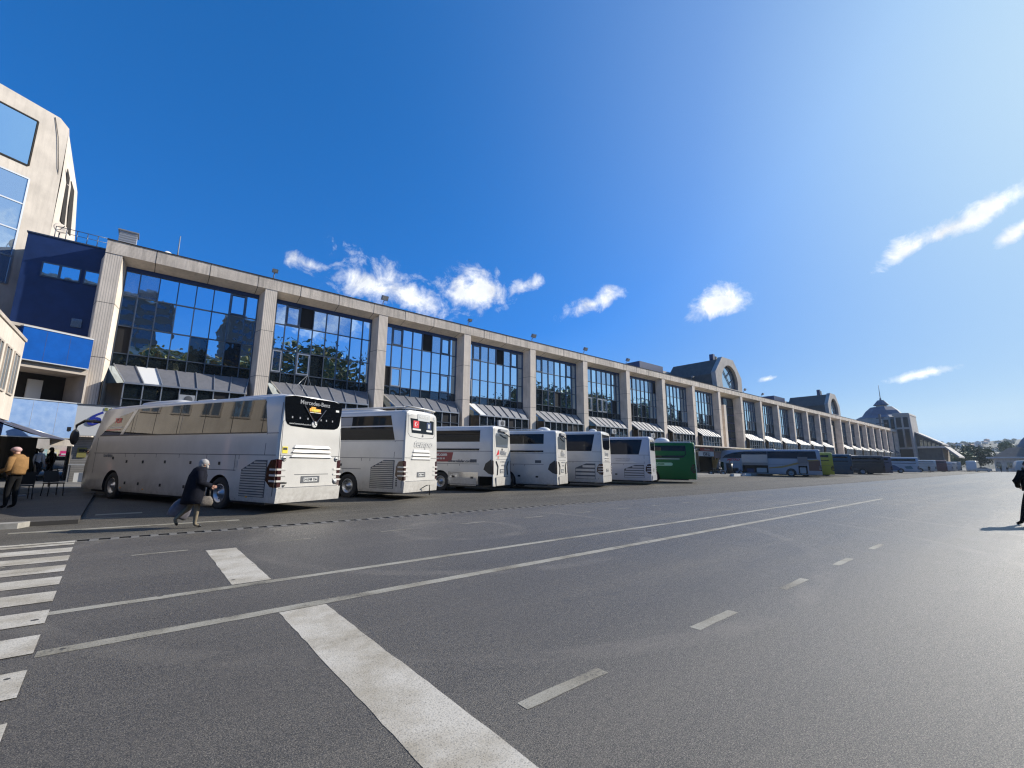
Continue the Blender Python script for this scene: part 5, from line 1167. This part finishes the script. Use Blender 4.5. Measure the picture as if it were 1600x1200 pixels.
# ================================================================== people
def person(label, x, y, z, face, J, mats, height=1.72, extra=None, group=None, rad=None, fingers=True):
    """J: joint -> (side, forward, up) in units of height; face: heading in degrees.
    mats: dict top, legs, shoes, skin"""
    t = thing('person', label, 'person', (x, y, z), R(face - 90), group)
    base = dict(pelvis=(0, 0, .53), waist=(0, 0, .61), chest=(0, .01, .72), neckb=(0, .01, .815), neck=(0, .015, .85), head=(0, .03, .905), crown=(0, .02, .965),
                shl=(-.105, 0, .80), ell=(-.13, -.01, .63), wrl=(-.13, .05, .49), hal=(-.13, .06, .455), shr=(.105, 0, .80), elr=(.13, -.01, .63), wrr=(.13, .05, .49), har=(.13, .06, .455),
                hil=(-.055, 0, .51), knl=(-.06, .01, .285), anl=(-.06, -.01, .05), tol=(-.065, .085, .018), hir=(.055, 0, .51), knr=(.06, .01, .285), anr=(.06, -.01, .05), tor=(.065, .085, .018))
    base.update(J)
    rd = dict(pelvis=.085, waist=.08, chest=.088, neckb=.05, neck=.034, head=.052, crown=.035, shl=.042, ell=.03, wrl=.02, hal=.018, shr=.042, elr=.03, wrr=.02, har=.018,
              hil=.058, knl=.038, anl=.026, tol=.018, hir=.058, knr=.038, anr=.026, tor=.018)
    rd.update(rad or {})
    edges = [('pelvis', 'waist'), ('waist', 'chest'), ('chest', 'neckb'), ('neckb', 'neck'), ('neck', 'head'), ('head', 'crown')]
    for s in 'lr': edges += [('chest', 'sh' + s), ('sh' + s, 'el' + s), ('el' + s, 'wr' + s), ('wr' + s, 'ha' + s), ('pelvis', 'hi' + s), ('hi' + s, 'kn' + s), ('kn' + s, 'an' + s), ('an' + s, 'to' + s)]
    names = list(base); P = {k: Vector(base[k]) * height for k in names}
    me = bpy.data.meshes.new('body'); me.from_pydata([P[k] for k in names], [(names.index(a), names.index(b_)) for a, b_ in edges], [])
    o = link('body', me)
    md = o.modifiers.new('s', 'SKIN'); sv_ = me.skin_vertices[0].data
    for i, k in enumerate(names): r = rd[k] * height; sv_[i].radius = (r, r * (.72 if k in ('waist', 'chest', 'pelvis') else 1)); sv_[i].use_root = (k == 'pelvis')
    sb = o.modifiers.new('u', 'SUBSURF'); sb.levels = 1; sb.render_levels = 1
    bpy.context.view_layer.update(); dg = bpy.context.evaluated_depsgraph_get()
    nm = bpy.data.meshes.new_from_object(o.evaluated_get(dg)); bpy.data.objects.remove(o)
    ms = [mats['top'], mats['legs'], mats['shoes'], mats['skin']]
    nm.materials.clear()
    for m in ms: nm.materials.append(m)
    zone = dict(pelvis=1, waist=0, chest=0, neckb=0, neck=3, head=3, crown=3, shl=0, ell=0, wrl=0, hal=3, shr=0, elr=0, wrr=0, har=3, hil=1, knl=1, anl=1, tol=2, hir=1, knr=1, anr=1, tor=2)
    for p in nm.polygons:
        c = p.center; bz = 0; bd = 9
        for a, b_ in edges:
            A, Bv = P[a], P[b_]; d = Bv - A; u_ = max(0, min(1, (c - A).dot(d) / d.length_squared)); dd = (A + d * u_ - c).length - .3 * rd[a] * height
            if dd < bd: bd = dd; bz = zone[b_ if u_ > .5 else a]
        p.material_index = bz; p.use_smooth = True
    # fingers and face merged into the same mesh
    b = MB(); sk = mats['skin']
    for s in ('l', 'r'):
        w_, h_ = P['wr' + s], P['ha' + s]; d = (h_ - w_).normalized(); sd = d.cross(Vector((1, 0, 0))); sd = sd.normalized() if sd.length > .1 else Vector((0, 1, 0))
        bend = Vector((1 if s == 'l' else -1, 0, 0))
        for k, ln in enumerate((.062, .072, .068, .054)):
            o0 = h_ + sd * (.025 - .017 * k) * height / 1.72; q1 = o0 + d * ln * .6; q2 = q1 + (d * .7 + bend * .5) * ln * .6
            b.tube([o0 - d * .02, q1, q2], [.010, .009, .007], sk, 6)
        o0 = w_ + d * .03 + sd * .03; b.tube([o0, o0 + (sd * .8 + d * .6) * .035, o0 + (sd * .4 + d) * .06], [.012, .010, .008], sk, 6)
    H_ = P['head']; fwd = (Vector((0, 1, 0))); hh = height / 1.72
    b.ell(tuple(H_ + Vector((0, .092, .0)) * hh), (.014 * hh, .022 * hh, .02 * hh), sk, 8, 6)
    for s in (-1, 1):
        b.ell(tuple(H_ + Vector((s * .085, -.005, .0)) * hh), (.010 * hh, .02 * hh, .032 * hh), sk, 8, 6)
        b.ell(tuple(H_ + Vector((s * .033, .078, .018)) * hh), (.013 * hh, .010 * hh, .008 * hh), M_DARK, 6, 5)
    b.ell(tuple(H_ + Vector((0, .075, -.045)) * hh), (.022 * hh, .012 * hh, .006 * hh), M_RED, 8, 5)
    em = b.mesh('e'); bm = bmesh.new(); bm.from_mesh(nm); n0 = len(bm.faces); off = len(nm.materials)
    for m in em.materials: nm.materials.append(m)
    bm.from_mesh(em); bm.faces.ensure_lookup_table()
    for fc in bm.faces[n0:]: fc.material_index += off
    bm.to_mesh(nm); bm.free(); nm.name = 'body'
    link('body', nm, t)
    if extra: extra(t, P, height)
    return t
def hair(t, P, m, name='hair', k=1.0, up=.0):
    b = MB(); h = P['head']; c = P['crown']
    b.ell((h.x, h.y - .012, h.z + .035 + up), (.098 * k, .108 * k, .098 * k), m, 14, 10, .08); b.ell((h.x, h.y - .05, h.z - .01), (.088 * k, .07 * k, .09 * k), m, 12, 8, .1); b.build(name, t)
def coat(t, name, rings, m, open_=False, n=18):
    """rings: (cx, cy, z, rx, ry) top to bottom, a garment hung round the body"""
    vs = []
    for i, (cx, cy, z, rx, ry) in enumerate(rings):
        for j in range(n):
            a = 2 * math.pi * j / n; k = 1 + .05 * math.sin(a * 5 + i) * (i / len(rings))
            vs.append((cx + rx * k * math.cos(a), cy + ry * k * math.sin(a), z))
    fs = [(i * n + j, i * n + (j + 1) % n, (i + 1) * n + (j + 1) % n, (i + 1) * n + j) for i in range(len(rings) - 1) for j in range(n)]
    b = MB(); b.add(vs, fs, m, True); me = b.mesh(name); o = link(name, me, t)
    md = o.modifiers.new('t', 'SOLIDIFY'); md.thickness = .012
    return o
# walking old man with bags: heads to +X (right), leaning forward
def walker_x(t, P, h):
    hair(t, P, M_HAIRW, k=.98)
    b = MB(); hd = P['head']; b.ell((hd.x, hd.y + .055, hd.z - .06), (.055, .045, .05), M_HAIRW, 10, 7, .15); b.build('beard', t)
    coat(t, 'coat', [(0, .06, .855 * h, .065, .075), (0, .04, .825 * h, .17, .12), (0, .02, .73 * h, .21, .175), (0, .0, .60 * h, .22, .19), (0, -.005, .50 * h, .23, .205), (0, -.015, .40 * h, .24, .225), (0, -.02, .335 * h, .245, .235)], M_NCLOTH)
    for s in (-1, 1):
        S_, E_, W_ = P['shl' if s < 0 else 'shr'], P['ell' if s < 0 else 'elr'], P['wrl' if s < 0 else 'wrr']
        b = MB(); b.tube([S_, E_, W_], [.088, .072, .058], M_NCLOTH, 12); b.build('coat_sleeve', t)
M_FACE = M_SKIN
wk = person('white-haired person in a long dark coat walking past the nearest coach', 1.10, 12.98, 0.012, 2,
    dict(pelvis=(0, 0, .52), waist=(0, .01, .60), chest=(0, .012, .715), neckb=(0, .028, .805), neck=(0, .045, .845), head=(0, .072, .893), crown=(0, .068, .95),
         shl=(-.10, .01, .79), ell=(-.135, -.02, .64), wrl=(-.12, -.05, .52), hal=(-.12, -.06, .485), shr=(.10, .015, .79), elr=(.145, .02, .635), wrr=(.12, .17, .585), har=(.115, .205, .575),
         hil=(-.05, 0, .50), knl=(-.055, -.03, .29), anl=(-.055, -.19, .12), tol=(-.055, -.15, .035), hir=(.05, 0, .50), knr=(.055, .045, .285), anr=(.055, .035, .045), tor=(.06, .125, .018)),
    dict(top=M_NCLOTH, legs=M_KHAKI, shoes=M_BLACK, skin=M_SKIN), 1.62, walker_x)
def bag(name, label, x, y, z, w_, d_, h_, rz, m, tilt=0):
    t = thing(name, label, 'bag', (x, y, z), rz); t.rotation_euler = (0, tilt, rz)
    b = MB(); n = 14; vs = []
    for i, (zz, k) in enumerate(((0, .86), (.05, .98), (h_ * .35, 1.05), (h_ * .7, .92), (h_ * .93, .7), (h_, .55))):
        for j in range(n):
            a = 2 * math.pi * j / n; kk = k * (1 + .06 * math.sin(3 * a + i * 1.3)); c, s_ = math.cos(a), math.sin(a)
            vs.append((w_ / 2 * kk * math.copysign(abs(c) ** .6, c), d_ / 2 * kk * math.copysign(abs(s_) ** .6, s_), zz))
    fs = [(i * n + j, i * n + (j + 1) % n, (i + 1) * n + (j + 1) % n, (i + 1) * n + j) for i in range(5) for j in range(n)] + [tuple(reversed(range(n))), tuple(range(5 * n, 6 * n))]
    b.add(vs, fs, m, True); b.build('bag_body', t)
    b = MB(); b.tube([(-.06, 0, h_ - .01), (-.05, 0, h_ + .12), (0, 0, h_ + .17), (.05, 0, h_ + .12), (.06, 0, h_ - .01)], .008, m, 6); b.build('handle', t)
bag('shopping_bag', 'large grey carrier bag trailing behind the walking person in the dark coat', .80, 13.15, .24, .42, .16, .42, R(5), M_BAG, R(25))
bag('shoulder_bag', 'beige checked bag held in front of the walking person in the dark coat', 1.33, 12.84, .50, .26, .12, .22, R(5), mat('beige_bag', (.20, .17, .14), .8, var=.5, vscale=30), 0)
# man in a tan jacket seen from behind, at the left
def tan_x(t, P, h):
    b = MB(); hd = P['head']; b.ell((hd.x, hd.y, hd.z + .04), (.105, .118, .085), M_CAP, 14, 9); b.ell((hd.x, hd.y + .09, hd.z + .03), (.07, .06, .012), M_CAP, 10, 5); b.build('cap', t)
    coat(t, 'jacket', [(0, .02, .85 * h, .07, .075), (0, .01, .825 * h, .15, .11), (0, .0, .77 * h, .215, .15), (0, -.01, .66 * h, .22, .17), (0, .0, .56 * h, .20, .165), (0, .0, .53 * h, .19, .155)], M_TAN)
    for s in (-1, 1):
        S_, E_, W_ = P['shl' if s < 0 else 'shr'], P['ell' if s < 0 else 'elr'], P['wrl' if s < 0 else 'wrr']
        b = MB(); b.tube([S_, E_, W_], [.085, .072, .05], M_TAN, 12); b.build('jacket_sleeve', t)
person('man in a tan jacket and pale cap standing back turned at the left edge', -2.66, 18.95, gz(18.95) + .105, 150,
    dict(chest=(0, .02, .72), head=(0, .055, .90), neck=(0, .035, .85), crown=(0, .05, .96), wrl=(-.16, .14, .55), hal=(-.16, .17, .53), ell=(-.155, .0, .62), elr=(.15, .0, .63), wrr=(.13, .13, .54), har=(.12, .16, .52), knl=(-.07, .02, .285), anl=(-.075, -.0, .05), tol=(-.085, .085, .018), anr=(.07, -.01, .05)),
    dict(top=M_TAN, legs=M_BCLOTH, shoes=M_BLACK, skin=M_SKIN), 1.78, tan_x)
# man in black at the right edge, partly out of frame
def blk_x(t, P, h):
    hair(t, P, M_HAIRD)
    coat(t, 'jacket', [(0, .02, .85 * h, .07, .075), (0, .01, .825 * h, .16, .11), (0, .0, .77 * h, .23, .16), (0, -.01, .66 * h, .235, .18), (0, .0, .56 * h, .22, .18), (0, .0, .515 * h, .215, .175)], M_BCLOTH)
    for s in (-1, 1):
        S_, E_, W_ = P['shl' if s < 0 else 'shr'], P['ell' if s < 0 else 'elr'], P['wrl' if s < 0 else 'wrr']
        b = MB(); b.tube([S_, E_, W_], [.09, .078, .055], M_BCLOTH, 12); b.build('jacket_sleeve', t)
person('man in black with hands in his jacket pockets standing alone at the right edge', 18.65, .39, -.015, 30,
    dict(hil=(-.065, 0, .51), knl=(-.135, .02, .285), anl=(-.21, .0, .05), tol=(-.225, .09, .018), ell=(-.205, -.03, .655), wrl=(-.14, .07, .58), hal=(-.11, .09, .57), elr=(.185, -.03, .64), wrr=(.13, .07, .56), har=(.10, .09, .55)),
    dict(top=M_BCLOTH, legs=M_BCLOTH, shoes=M_BLACK, skin=M_SKIN), 1.76, blk_x)
def simple(label, x, y, z, face, top, legs, J=None, h=1.7, hr=M_HAIRD, group=None):
    return person(label, x, y, z, face, J or {}, dict(top=top, legs=legs, shoes=M_BLACK, skin=M_SKIN), h, lambda t, P, hh: hair(t, P, hr), group)
step = dict(knl=(-.06, .06, .29), anl=(-.06, .10, .05), tol=(-.06, .185, .02), knr=(.06, -.02, .28), anr=(.06, -.13, .06), tor=(.06, -.06, .02))
zf = gz(30) + .28
M_COLLAR = M_LGREY
simple('dark clothed person standing on the left inside the passage under the signs', -4.9, 40.0, gz(40) + .28, 170, M_NCLOTH, M_SEAM, h=1.72)
simple('person in a black jacket with pale collar standing on the right inside the passage', -4.1, 38.6, gz(38) + .28, 200, M_BCLOTH, M_NCLOTH, step, h=1.80)
simple('person in a grey top at the left of the passage mouth behind the cafe chairs', -3.95, 33.2, zf, 60, M_LGREY, M_NCLOTH, step, h=1.7)
simple('person in a tan top deeper in the passage between the dark figures', -4.55, 43.0, gz(43) + .28, 120, M_TAN, M_SEAM, h=1.7)
simple('person in a dark top leaning by the counter beside the nearest coach front', -1.72, 29.6, zf, 190, M_BCLOTH, M_KHAKI, dict(chest=(0, .06, .71), neckb=(0, .09, .80), head=(0, .14, .88), crown=(0, .14, .94), neck=(0, .11, .84)))
simple('pale-haired person standing at the shop between the green coach and the dark bin', 58.0, 27.6, gz(27) + .28, -60, M_GREY, M_SEAM, h=1.72, hr=M_HAIRW)
simple('person in grey sitting posture beside the bin under the shop sign', 61.8, 28.0, gz(28) + .28, -120, M_LGREY, M_BCLOTH, h=1.65)
simple('dark figure walking in front of the white coach far down the row', 150, 19.4, gz(19), 200, M_BCLOTH, M_BCLOTH, step)
simple('left one of two dark figures standing by the far low tree', 222, 18.6, gz(18), 200, M_BCLOTH, M_BCLOTH)
simple('right one of two dark figures standing by the far low tree', 222, 17.5, gz(17), 170, M_BCLOTH, M_BCLOTH, step)
simple('left one of two walkers in the far middle of the lot', 200, 9.9, 0, 150, M_BCLOTH, M_BCLOTH, step)
simple('right one of two walkers in the far middle of the lot', 202, 8.7, 0, 190, M_BCLOTH, M_SEAM, step)
simple('dark figure in front of the coach at the right edge of the far lot', 176, 4.9, 0, 190, M_BCLOTH, M_BCLOTH, h=1.78)

# ================================================================== vegetation
def tree_parts(h, r, seed, leaves=1600, lsz=.35, mats=(None, None), trunk_h=.35, squash=1.0):
    rg = random.Random(seed); tr = MB(); cr = MB(); tips = []
    base_r = h * .022
    tr.tube([(0, 0, -.2), (.05 * r, 0, h * trunk_h * .6), (.0, .05 * r, h * trunk_h), (.05 * r, 0, h * .75)], [base_r * 1.4, base_r, base_r * .8, base_r * .25], M_BARK, 8)
    nb = 11
    for i in range(nb):
        a = i * 2.4 + rg.random(); z0 = h * (trunk_h * .8 + (.75 - trunk_h * .8) * i / nb); e = rg.uniform(.25, .8)
        rad = r * rg.uniform(.6, .95) * (1 - .35 * i / nb); p1 = Vector((math.cos(a) * rad, math.sin(a) * rad, z0 + rad * e * squash)); pm = Vector((math.cos(a) * rad * .5, math.sin(a) * rad * .5, z0 + rad * e * .35))
        tr.tube([(0, 0, z0), pm, p1], [base_r * .5, base_r * .3, base_r * .1], M_BARK, 5)
        tips += [p1, (p1 + pm) / 2 + Vector((rg.gauss(0, r * .15), rg.gauss(0, r * .15), rg.gauss(0, r * .1)))]
        for k in range(2):
            q = p1 + Vector((rg.gauss(0, r * .25), rg.gauss(0, r * .25), rg.uniform(0, r * .25))); tr.tube([pm, q], [base_r * .2, base_r * .06], M_BARK, 4); tips.append(q)
    tips.append(Vector((0, 0, h * .9)))
    for i in range(leaves):
        c = rg.choice(tips); s = r * .2
        p = c + Vector((rg.gauss(0, s), rg.gauss(0, s), rg.gauss(0, s * .75)))
        u_ = Vector((rg.gauss(0, 1), rg.gauss(0, 1), rg.gauss(0, .6))).normalized(); v_ = u_.orthogonal().normalized(); v_ = (v_ * math.cos(i) + u_.cross(v_) * math.sin(i)); L_ = lsz * rg.uniform(.6, 1.3)
        cr.add([p - u_ * L_, p + v_ * L_ * .5, p + u_ * L_, p - v_ * L_ * .5], [(0, 1, 2, 3)], mats[0] if rg.random() < .7 else mats[1])
    return tr.mesh('trunk'), cr.mesh('crown')
def tree(label, x, y, z, meshes, s=1.0, rz=0, group=None, name='tree'):
    t = thing(name, label, 'tree', (x, y, z), rz, group); t.scale = (s, s, s)
    link('trunk', meshes[0], t); link('crown', meshes[1], t); return t
TA = tree_parts(9, 4.0, 5, 3600, .30, (M_LEAF, M_LEAFY)); TB = tree_parts(8, 3.2, 8, 3000, .28, (M_LEAFY, M_LEAF)); TC = tree_parts(11, 3.4, 12, 3600, .32, (M_LEAF, M_LEAF))
FT = tree_parts(8.6, 4.6, 21, 3000, .42, (M_LEAF, M_LEAF), .15); FL_ = tree_parts(6, 3.2, 22, 2200, .35, (M_LEAFL, M_LEAF), .15)
tree('broad dark tree at the far end of the lot below the hills', 250, 21.0, .5, FT, 1.0)
tree('dark conical tree just right of the broad far tree', 256, 17.8, .5, FT, .95, R(70))
tree('pale green bushy tree in front of the broad dark far tree', 238, 21.8, .5, FL_, 1.0)
tree('small lone dark tree by the grey hipped roofs', 330, 13.4, 9.0, FL_, .8, R(40))
# what stands across the lot behind the camera and shows in the mirrored panes
RG = 'trees across the lot mirrored in the window bays'
pos = [(-46, TB, 1.7), (-34, TA, 1.8), (-22, TB, 1.9), (-9, TB, 2.2), (0, TB, 2.3), (8, TB, 2.1), (15, TB, 2.35), (22, TC, 1.5), (31, TA, 2.5), (41, TB, 2.0), (49, TC, 1.2), (60, TA, 1.2), (74, TB, 1.3), (86, TC, 1.4),
       (97, TA, 2.0), (105, TC, 2.3), (113, TA, 2.5), (122, TC, 2.2), (131, TA, 2.4), (142, TC, 2.3), (152, TC, 2.0), (164, TA, 2.5), (177, TC, 2.2), (190, TC, 1.9), (204, TA, 2.2), (220, TC, 1.8), (240, TC, 1.9), (262, TA, 1.7), (290, TC, 1.6)]
for i, (x, ms, sc_) in enumerate(pos):
    kind = 'yellowing' if ms is TB else ('tall dark' if ms is TC else 'broad green')
    tree('%s tree of the row across the lot, mirrored in the terminal windows' % kind, x, -38 - (i * 7) % 9, 6.0, ms, sc_, i * 1.3, RG + ', ' + kind)
def block(label, x0, x1, y0, y1, h, m, floors, bays):
    t = thing('apartment_block', label, 'building', ((x0 + x1) / 2, y1, 0)); w_ = x1 - x0
    b = MB(); b.box(-w_ / 2, w_ / 2, y0 - y1, 0, 0, h, m); b.box(-w_ / 2 - .3, w_ / 2 + .3, y0 - y1, .3, h, h + .6, M_SOFFIT); b.build('wall', t)
    b = MB()
    for j in range(floors):
        z = 1.2 + j * (h - 1) / floors
        b.box(-w_ / 2 + .8, w_ / 2 - .8, .0, .06, z, z + 1.6, M_GLASSD)
        for i in range(bays): x = -w_ / 2 + .8 + (w_ - 1.6) * i / bays; b.box(x, x + .5, .06, .12, z, z + 1.6, m)
    b.build('window_band', t)
block('tall dark striped tower block across the lot, mirrored in the first window bay', -28, 2, -112, -95, 50, mat('dark_block', (.07, .07, .075), .8), 16, 7)
block('second tall dark tower block across the lot, mirrored beside the blue sky gap', 16, 32, -116, -95, 48, MATS['dark_block'], 15, 9)
block('broad pale building across the lot behind the yellowing trees', -40, 22, -84, -74, 30, M_CREAM, 4, 14)
block('low grey depot across the lot, mirrored in the third and fourth bays', 66, 150, -90, -76, 26, M_CONC, 4, 18)
b = MB(); b.add([(-300, -28, .0), (420, -28, .0), (420, -38, 6.5), (-300, -38, 6.5), (-300, -75, 9), (420, -75, 9)], [(0, 3, 2, 1), (3, 4, 5, 2)], mat('bank_grass', (.05, .07, .025), .95, color2=(.09, .08, .04), vscale=.4)); struct(b.build('grass_bank'))
# ================================================================== far end of the terminal
F2 = thing('far_tower_building', 'grey corner tower with slate dome and antenna closing the far end of the terminal', 'building')
X2 = 208.6
b = MB(); b.extr([(X2, 34.6, 0), (X2, 34.3, 19.6), (X2, 30.0, 19.6), (X2, 29.4, 0)], (12, 0, 0), M_CONCG); b.extr([(X2 - .3, 34.8, 19.6), (X2 - .3, 29.9, 19.6), (X2 - .3, 30.1, 20.3), (X2 - .3, 34.4, 20.6)], (13, 0, 0), M_CONCG)
b.build('wall', F2)
for (y0, y1) in ((30.5, 31.9), (32.4, 33.9)):
    for (z0, z1) in ((15.3, 18.9), (8.2, 14.7)):
        q = MB(); q.box(X2 - .05, X2 - .02, y0, y1, z0, z1, M_BGLB); o = q.build('window', F2)
        q = MB(); q.box(X2 - .12, X2 - .02, y0 - .15, y0, z0 - .15, z1 + .15, M_SOFFIT); q.box(X2 - .12, X2 - .02, y1, y1 + .15, z0 - .15, z1 + .15, M_SOFFIT); q.build('frame', o)
q = MB(); q.box(X2 - .04, X2 - .01, 30.4, 34.0, 3.0, 7.6, M_DARK2); q.build('entrance', F2)
def octa(cx, cy, z0, z1, r0_, r1_, m, b):
    a = [(cx + r0_ * math.cos(R(22.5 + 45 * i)), cy + r0_ * math.sin(R(22.5 + 45 * i)), z0) for i in range(8)]; c = [(cx + r1_ * math.cos(R(22.5 + 45 * i)), cy + r1_ * math.sin(R(22.5 + 45 * i)), z1) for i in range(8)]
    b.add(a + c, [(i, (i + 1) % 8, 8 + (i + 1) % 8, 8 + i) for i in range(8)] + [tuple(range(8, 16)), tuple(reversed(range(8)))], m)
CX, CY = 220, 39.4
b = MB(); octa(CX, CY, 0, 19.6, 8.6, 8.6, M_CONCG, b); octa(CX, CY, 19.6, 20.6, 8.8, 7.0, M_SLATEB, b); b.build('octagon_wall', F2)
b = MB(); octa(CX, CY, 20.5, 22.6, 6.6, 5.2, M_SLATEB, b); octa(CX, CY, 22.6, 24.2, 5.2, 3.5, M_SLATEB, b); octa(CX, CY, 24.2, 24.9, 1.7, 1.7, M_CREAM, b); octa(CX, CY, 24.9, 26.9, 2.6, 1.0, M_SLATEB, b); octa(CX, CY, 26.9, 27.7, .35, .3, M_SLATEB, b); b.build('dome_roof', F2)
b = MB(); b.tube([(CX, CY, 27.7), (CX, CY, 32.9)], [.14, .07], M_GREY, 6); b.build('antenna', F2)
for (dy, z0) in ((-3.0, 15.2), (-.9, 15.2)):
    b = MB(); b.box(CX - 8.1, CX - 7.9, CY - 4.9 + dy + 3, CY - 3.5 + dy + 3, z0, z0 + 3.4, M_BGLB); b.build('window', F2)
b = MB(); b.extr([(212, 29.6, 3), (212, 29.6, 13.2), (212, 23.4, 9.2), (212, 23.4, 3)], (14, 0, 0), M_SLATE); b.extr([(211.6, 29.7, 13.3), (211.6, 23.0, 9.0), (211.6, 23.0, 9.4), (211.6, 29.7, 13.8)], (15, 0, 0), M_CONCG); b.build('lean_to_roof', F2)
b = MB()
for i in range(5): b.box(211.9, 211.97, 28.0 - i * 1.0, 28.75 - i * 1.0, 8.4, 11.2 - i * .55, M_GLASSD)
b.build('lean_to_window', F2)
b = MB(); b.box(211, 226, 22.6, 30.5, 7.9, 8.5, M_CONC); b.box(212.5, 226, 23.2, 30.5, 0, 7.9, M_SOFFIT); b.extr([(211, 22.6, 8.5), (211, 19.4, 5.0), (211, 19.4, 4.5), (211, 22.6, 7.9)], (15, 0, 0), M_CONCG); b.build('entrance_hall', F2)
b = MB()
for i in range(4): b.box(212.4, 212.48, 24 + i * 1.7, 25.1 + i * 1.7, 3.6, 6.4, M_GLASSC)
b.build('hall_window', F2)
t = thing('rooftop_sign_frame', 'dark stepped metal frame on the roof left of the far domed tower', 'frame', (196, 36, 14.4)); b = MB()
b.box(-.3, .3, -.3, .3, 0, 5.0, M_SEAM); b.box(-.2, .2, -1.6, 1.2, 1.6, 1.9, M_SEAM); b.box(-.2, .2, -1.3, 1.0, 3.4, 3.8, M_SEAM); b.build('frame', t)
# right-hand low buildings and the big dome
D = thing('domed_building', 'big grey dome and hipped grey roofs on low pale buildings at the right edge', 'building')
b = MB(); b.box(236, 262, -30, 13, 0, 4.6, M_CONC); b.box(235, 263, -31, 14.8, 4.6, 5.1, M_WHITEP); b.build('wall', D)
b = MB(); hz = 8.6
b.add([(237, 13.2, 5.1), (262, 13.2, 5.1), (262, 2, 5.1), (237, 2, 5.1), (243, 9.0, hz), (254, 9.0, hz), (254, 6.0, hz), (243, 6.0, hz)], [(0, 4, 7, 3), (0, 1, 5, 4), (1, 2, 6, 5), (2, 3, 7, 6), (4, 5, 6, 7)], M_SLATE); b.build('hipped_roof', D)
b = MB(); b._lathe(Vector((252, 1.2, 4.5)), (0, 0, 1), [(0, 6.6), (1.2, 6.6)] + [(1.2 + 8.6 * math.sin(R(a)), 6.6 * math.cos(R(a))) for a in range(0, 91, 9)], M_SLATEB, 40); b.build('dome', D)
b = MB()
for i in range(9): b.box(235.9, 235.98, 11.4 - i * 2.6, 12.6 - i * 2.6, 1.2, 3.2, M_GLASSD)
b.build('window_row', D)

# hills
M_HILL = mat('hill_scrub', (.03, .04, .03), .95, color2=(.10, .085, .055), vscale=.012)
b = MB(); nx, ny = 30, 90; vs = []
for i in range(nx):
    for j in range(ny):
        x = 500 + i * 60; y = -700 + j * 22
        ridge = 1 - abs((i - 17) / 17)
        n_ = noise.fractal(Vector((x * .0022, y * .0035, 3.1)), .8, 2.0, 6)
        h = 62 * max(0, ridge) ** .8 * (.93 + .20 * n_) + 9 * max(0, min(1, (y - 100) / 200)) * -1 * ridge + 6 * noise.noise(Vector((x * .02, y * .02, 0))) * ridge
        vs.append((x, y, max(-1, h) if i else -2))
b.add(vs, [(i * ny + j, (i + 1) * ny + j, (i + 1) * ny + j + 1, i * ny + j + 1) for i in range(nx - 1) for j in range(ny - 1)], M_HILL, True)
hill = struct(b.build('hills'))
def hill_z(x, y):
    i = (x - 500) / 60; j = (y + 700) / 22; i0, j0 = int(i), int(j); q = lambda a, c: vs[a * ny + c][2]; fi, fj = i - i0, j - j0
    return (q(i0, j0) * (1 - fi) + q(i0 + 1, j0) * fi) * (1 - fj) + (q(i0, j0 + 1) * (1 - fi) + q(i0 + 1, j0 + 1) * fi) * fj
HM = []
for (cw, cr_, w_, d_, h_) in ((M_CREAM, mat('terracotta_roof', (.30, .11, .07), .8), 13, 11, 7), (M_WHITEP, M_SLATE, 16, 11, 8), (mat('pinkish_wall', (.45, .30, .25), .8), MATS['terracotta_roof'], 12, 10, 10)):
    wm = MB(); wm.box(-w_ / 2, w_ / 2, -d_ / 2, d_ / 2, -4, h_, cw)
    for j in range(2):
        for i in range(3): wm.box(-w_ / 2 - .1, -w_ / 2, -d_ / 2 + 1 + i * 3.2, -d_ / 2 + 2.8 + i * 3.2, 1 + j * 3.2, 2.8 + j * 3.2, M_DARK2)
    rm = MB(); rm.add([(-w_ / 2 - .5, -d_ / 2 - .5, h_), (w_ / 2 + .5, -d_ / 2 - .5, h_), (w_ / 2 + .5, d_ / 2 + .5, h_), (-w_ / 2 - .5, d_ / 2 + .5, h_), (-w_ / 4, 0, h_ + 3), (w_ / 4, 0, h_ + 3)], [(0, 1, 5, 4), (1, 2, 5), (2, 3, 4, 5), (3, 0, 4)], cr_)
    HM.append((wm.mesh('wall'), rm.mesh('roof')))
HK = ('cream house with a reddish roof', 'white house with a grey roof', 'pinkish house with a reddish roof')
rh = random.Random(11)
for k in range(36):
    x = rh.uniform(700, 1480); y = (rh.uniform(-.01, .13)) * x; kk = rh.randrange(3)
    t = thing('hillside_house', 'distant %s among others scattered on the hillside' % HK[kk], 'house', (x, y, hill_z(x, y)), rh.uniform(-.5, .5), 'far houses on the hillside, ' + HK[kk])
    t.scale = (.65, .65, .6); link('wall', HM[kk][0], t); link('roof', HM[kk][1], t)
HT = tree_parts(12, 6, 31, 500, 1.6, (M_LEAF, M_LEAF), .15)
for k in range(60):
    x = rh.uniform(620, 1500); y = rh.uniform(-.01, .14) * x
    tree('distant dark tree among many on the hillside', x, y, hill_z(x, y) - 1, HT, rh.uniform(.3, .65), rh.random() * 6, 'far trees on the hillside', 'hillside_tree')

# ================================================================== haze
HAZE = 0.0002
if HAZE:
    m = bpy.data.materials.new('haze_air'); m.use_nodes = True; g_ = NT(m.node_tree)
    v = g_.n('ShaderNodeVolumePrincipled', {'Color': (.70, .84, 1, 1), 'Density': HAZE, 'Anisotropy': .2})
    g_.n('ShaderNodeOutputMaterial', {'Volume': v.outputs[0]})
    b = MB(); b.box(-900, 2500, -1300, 1500, -4, 110, m); o = b.build('haze'); o['kind'] = 'stuff'
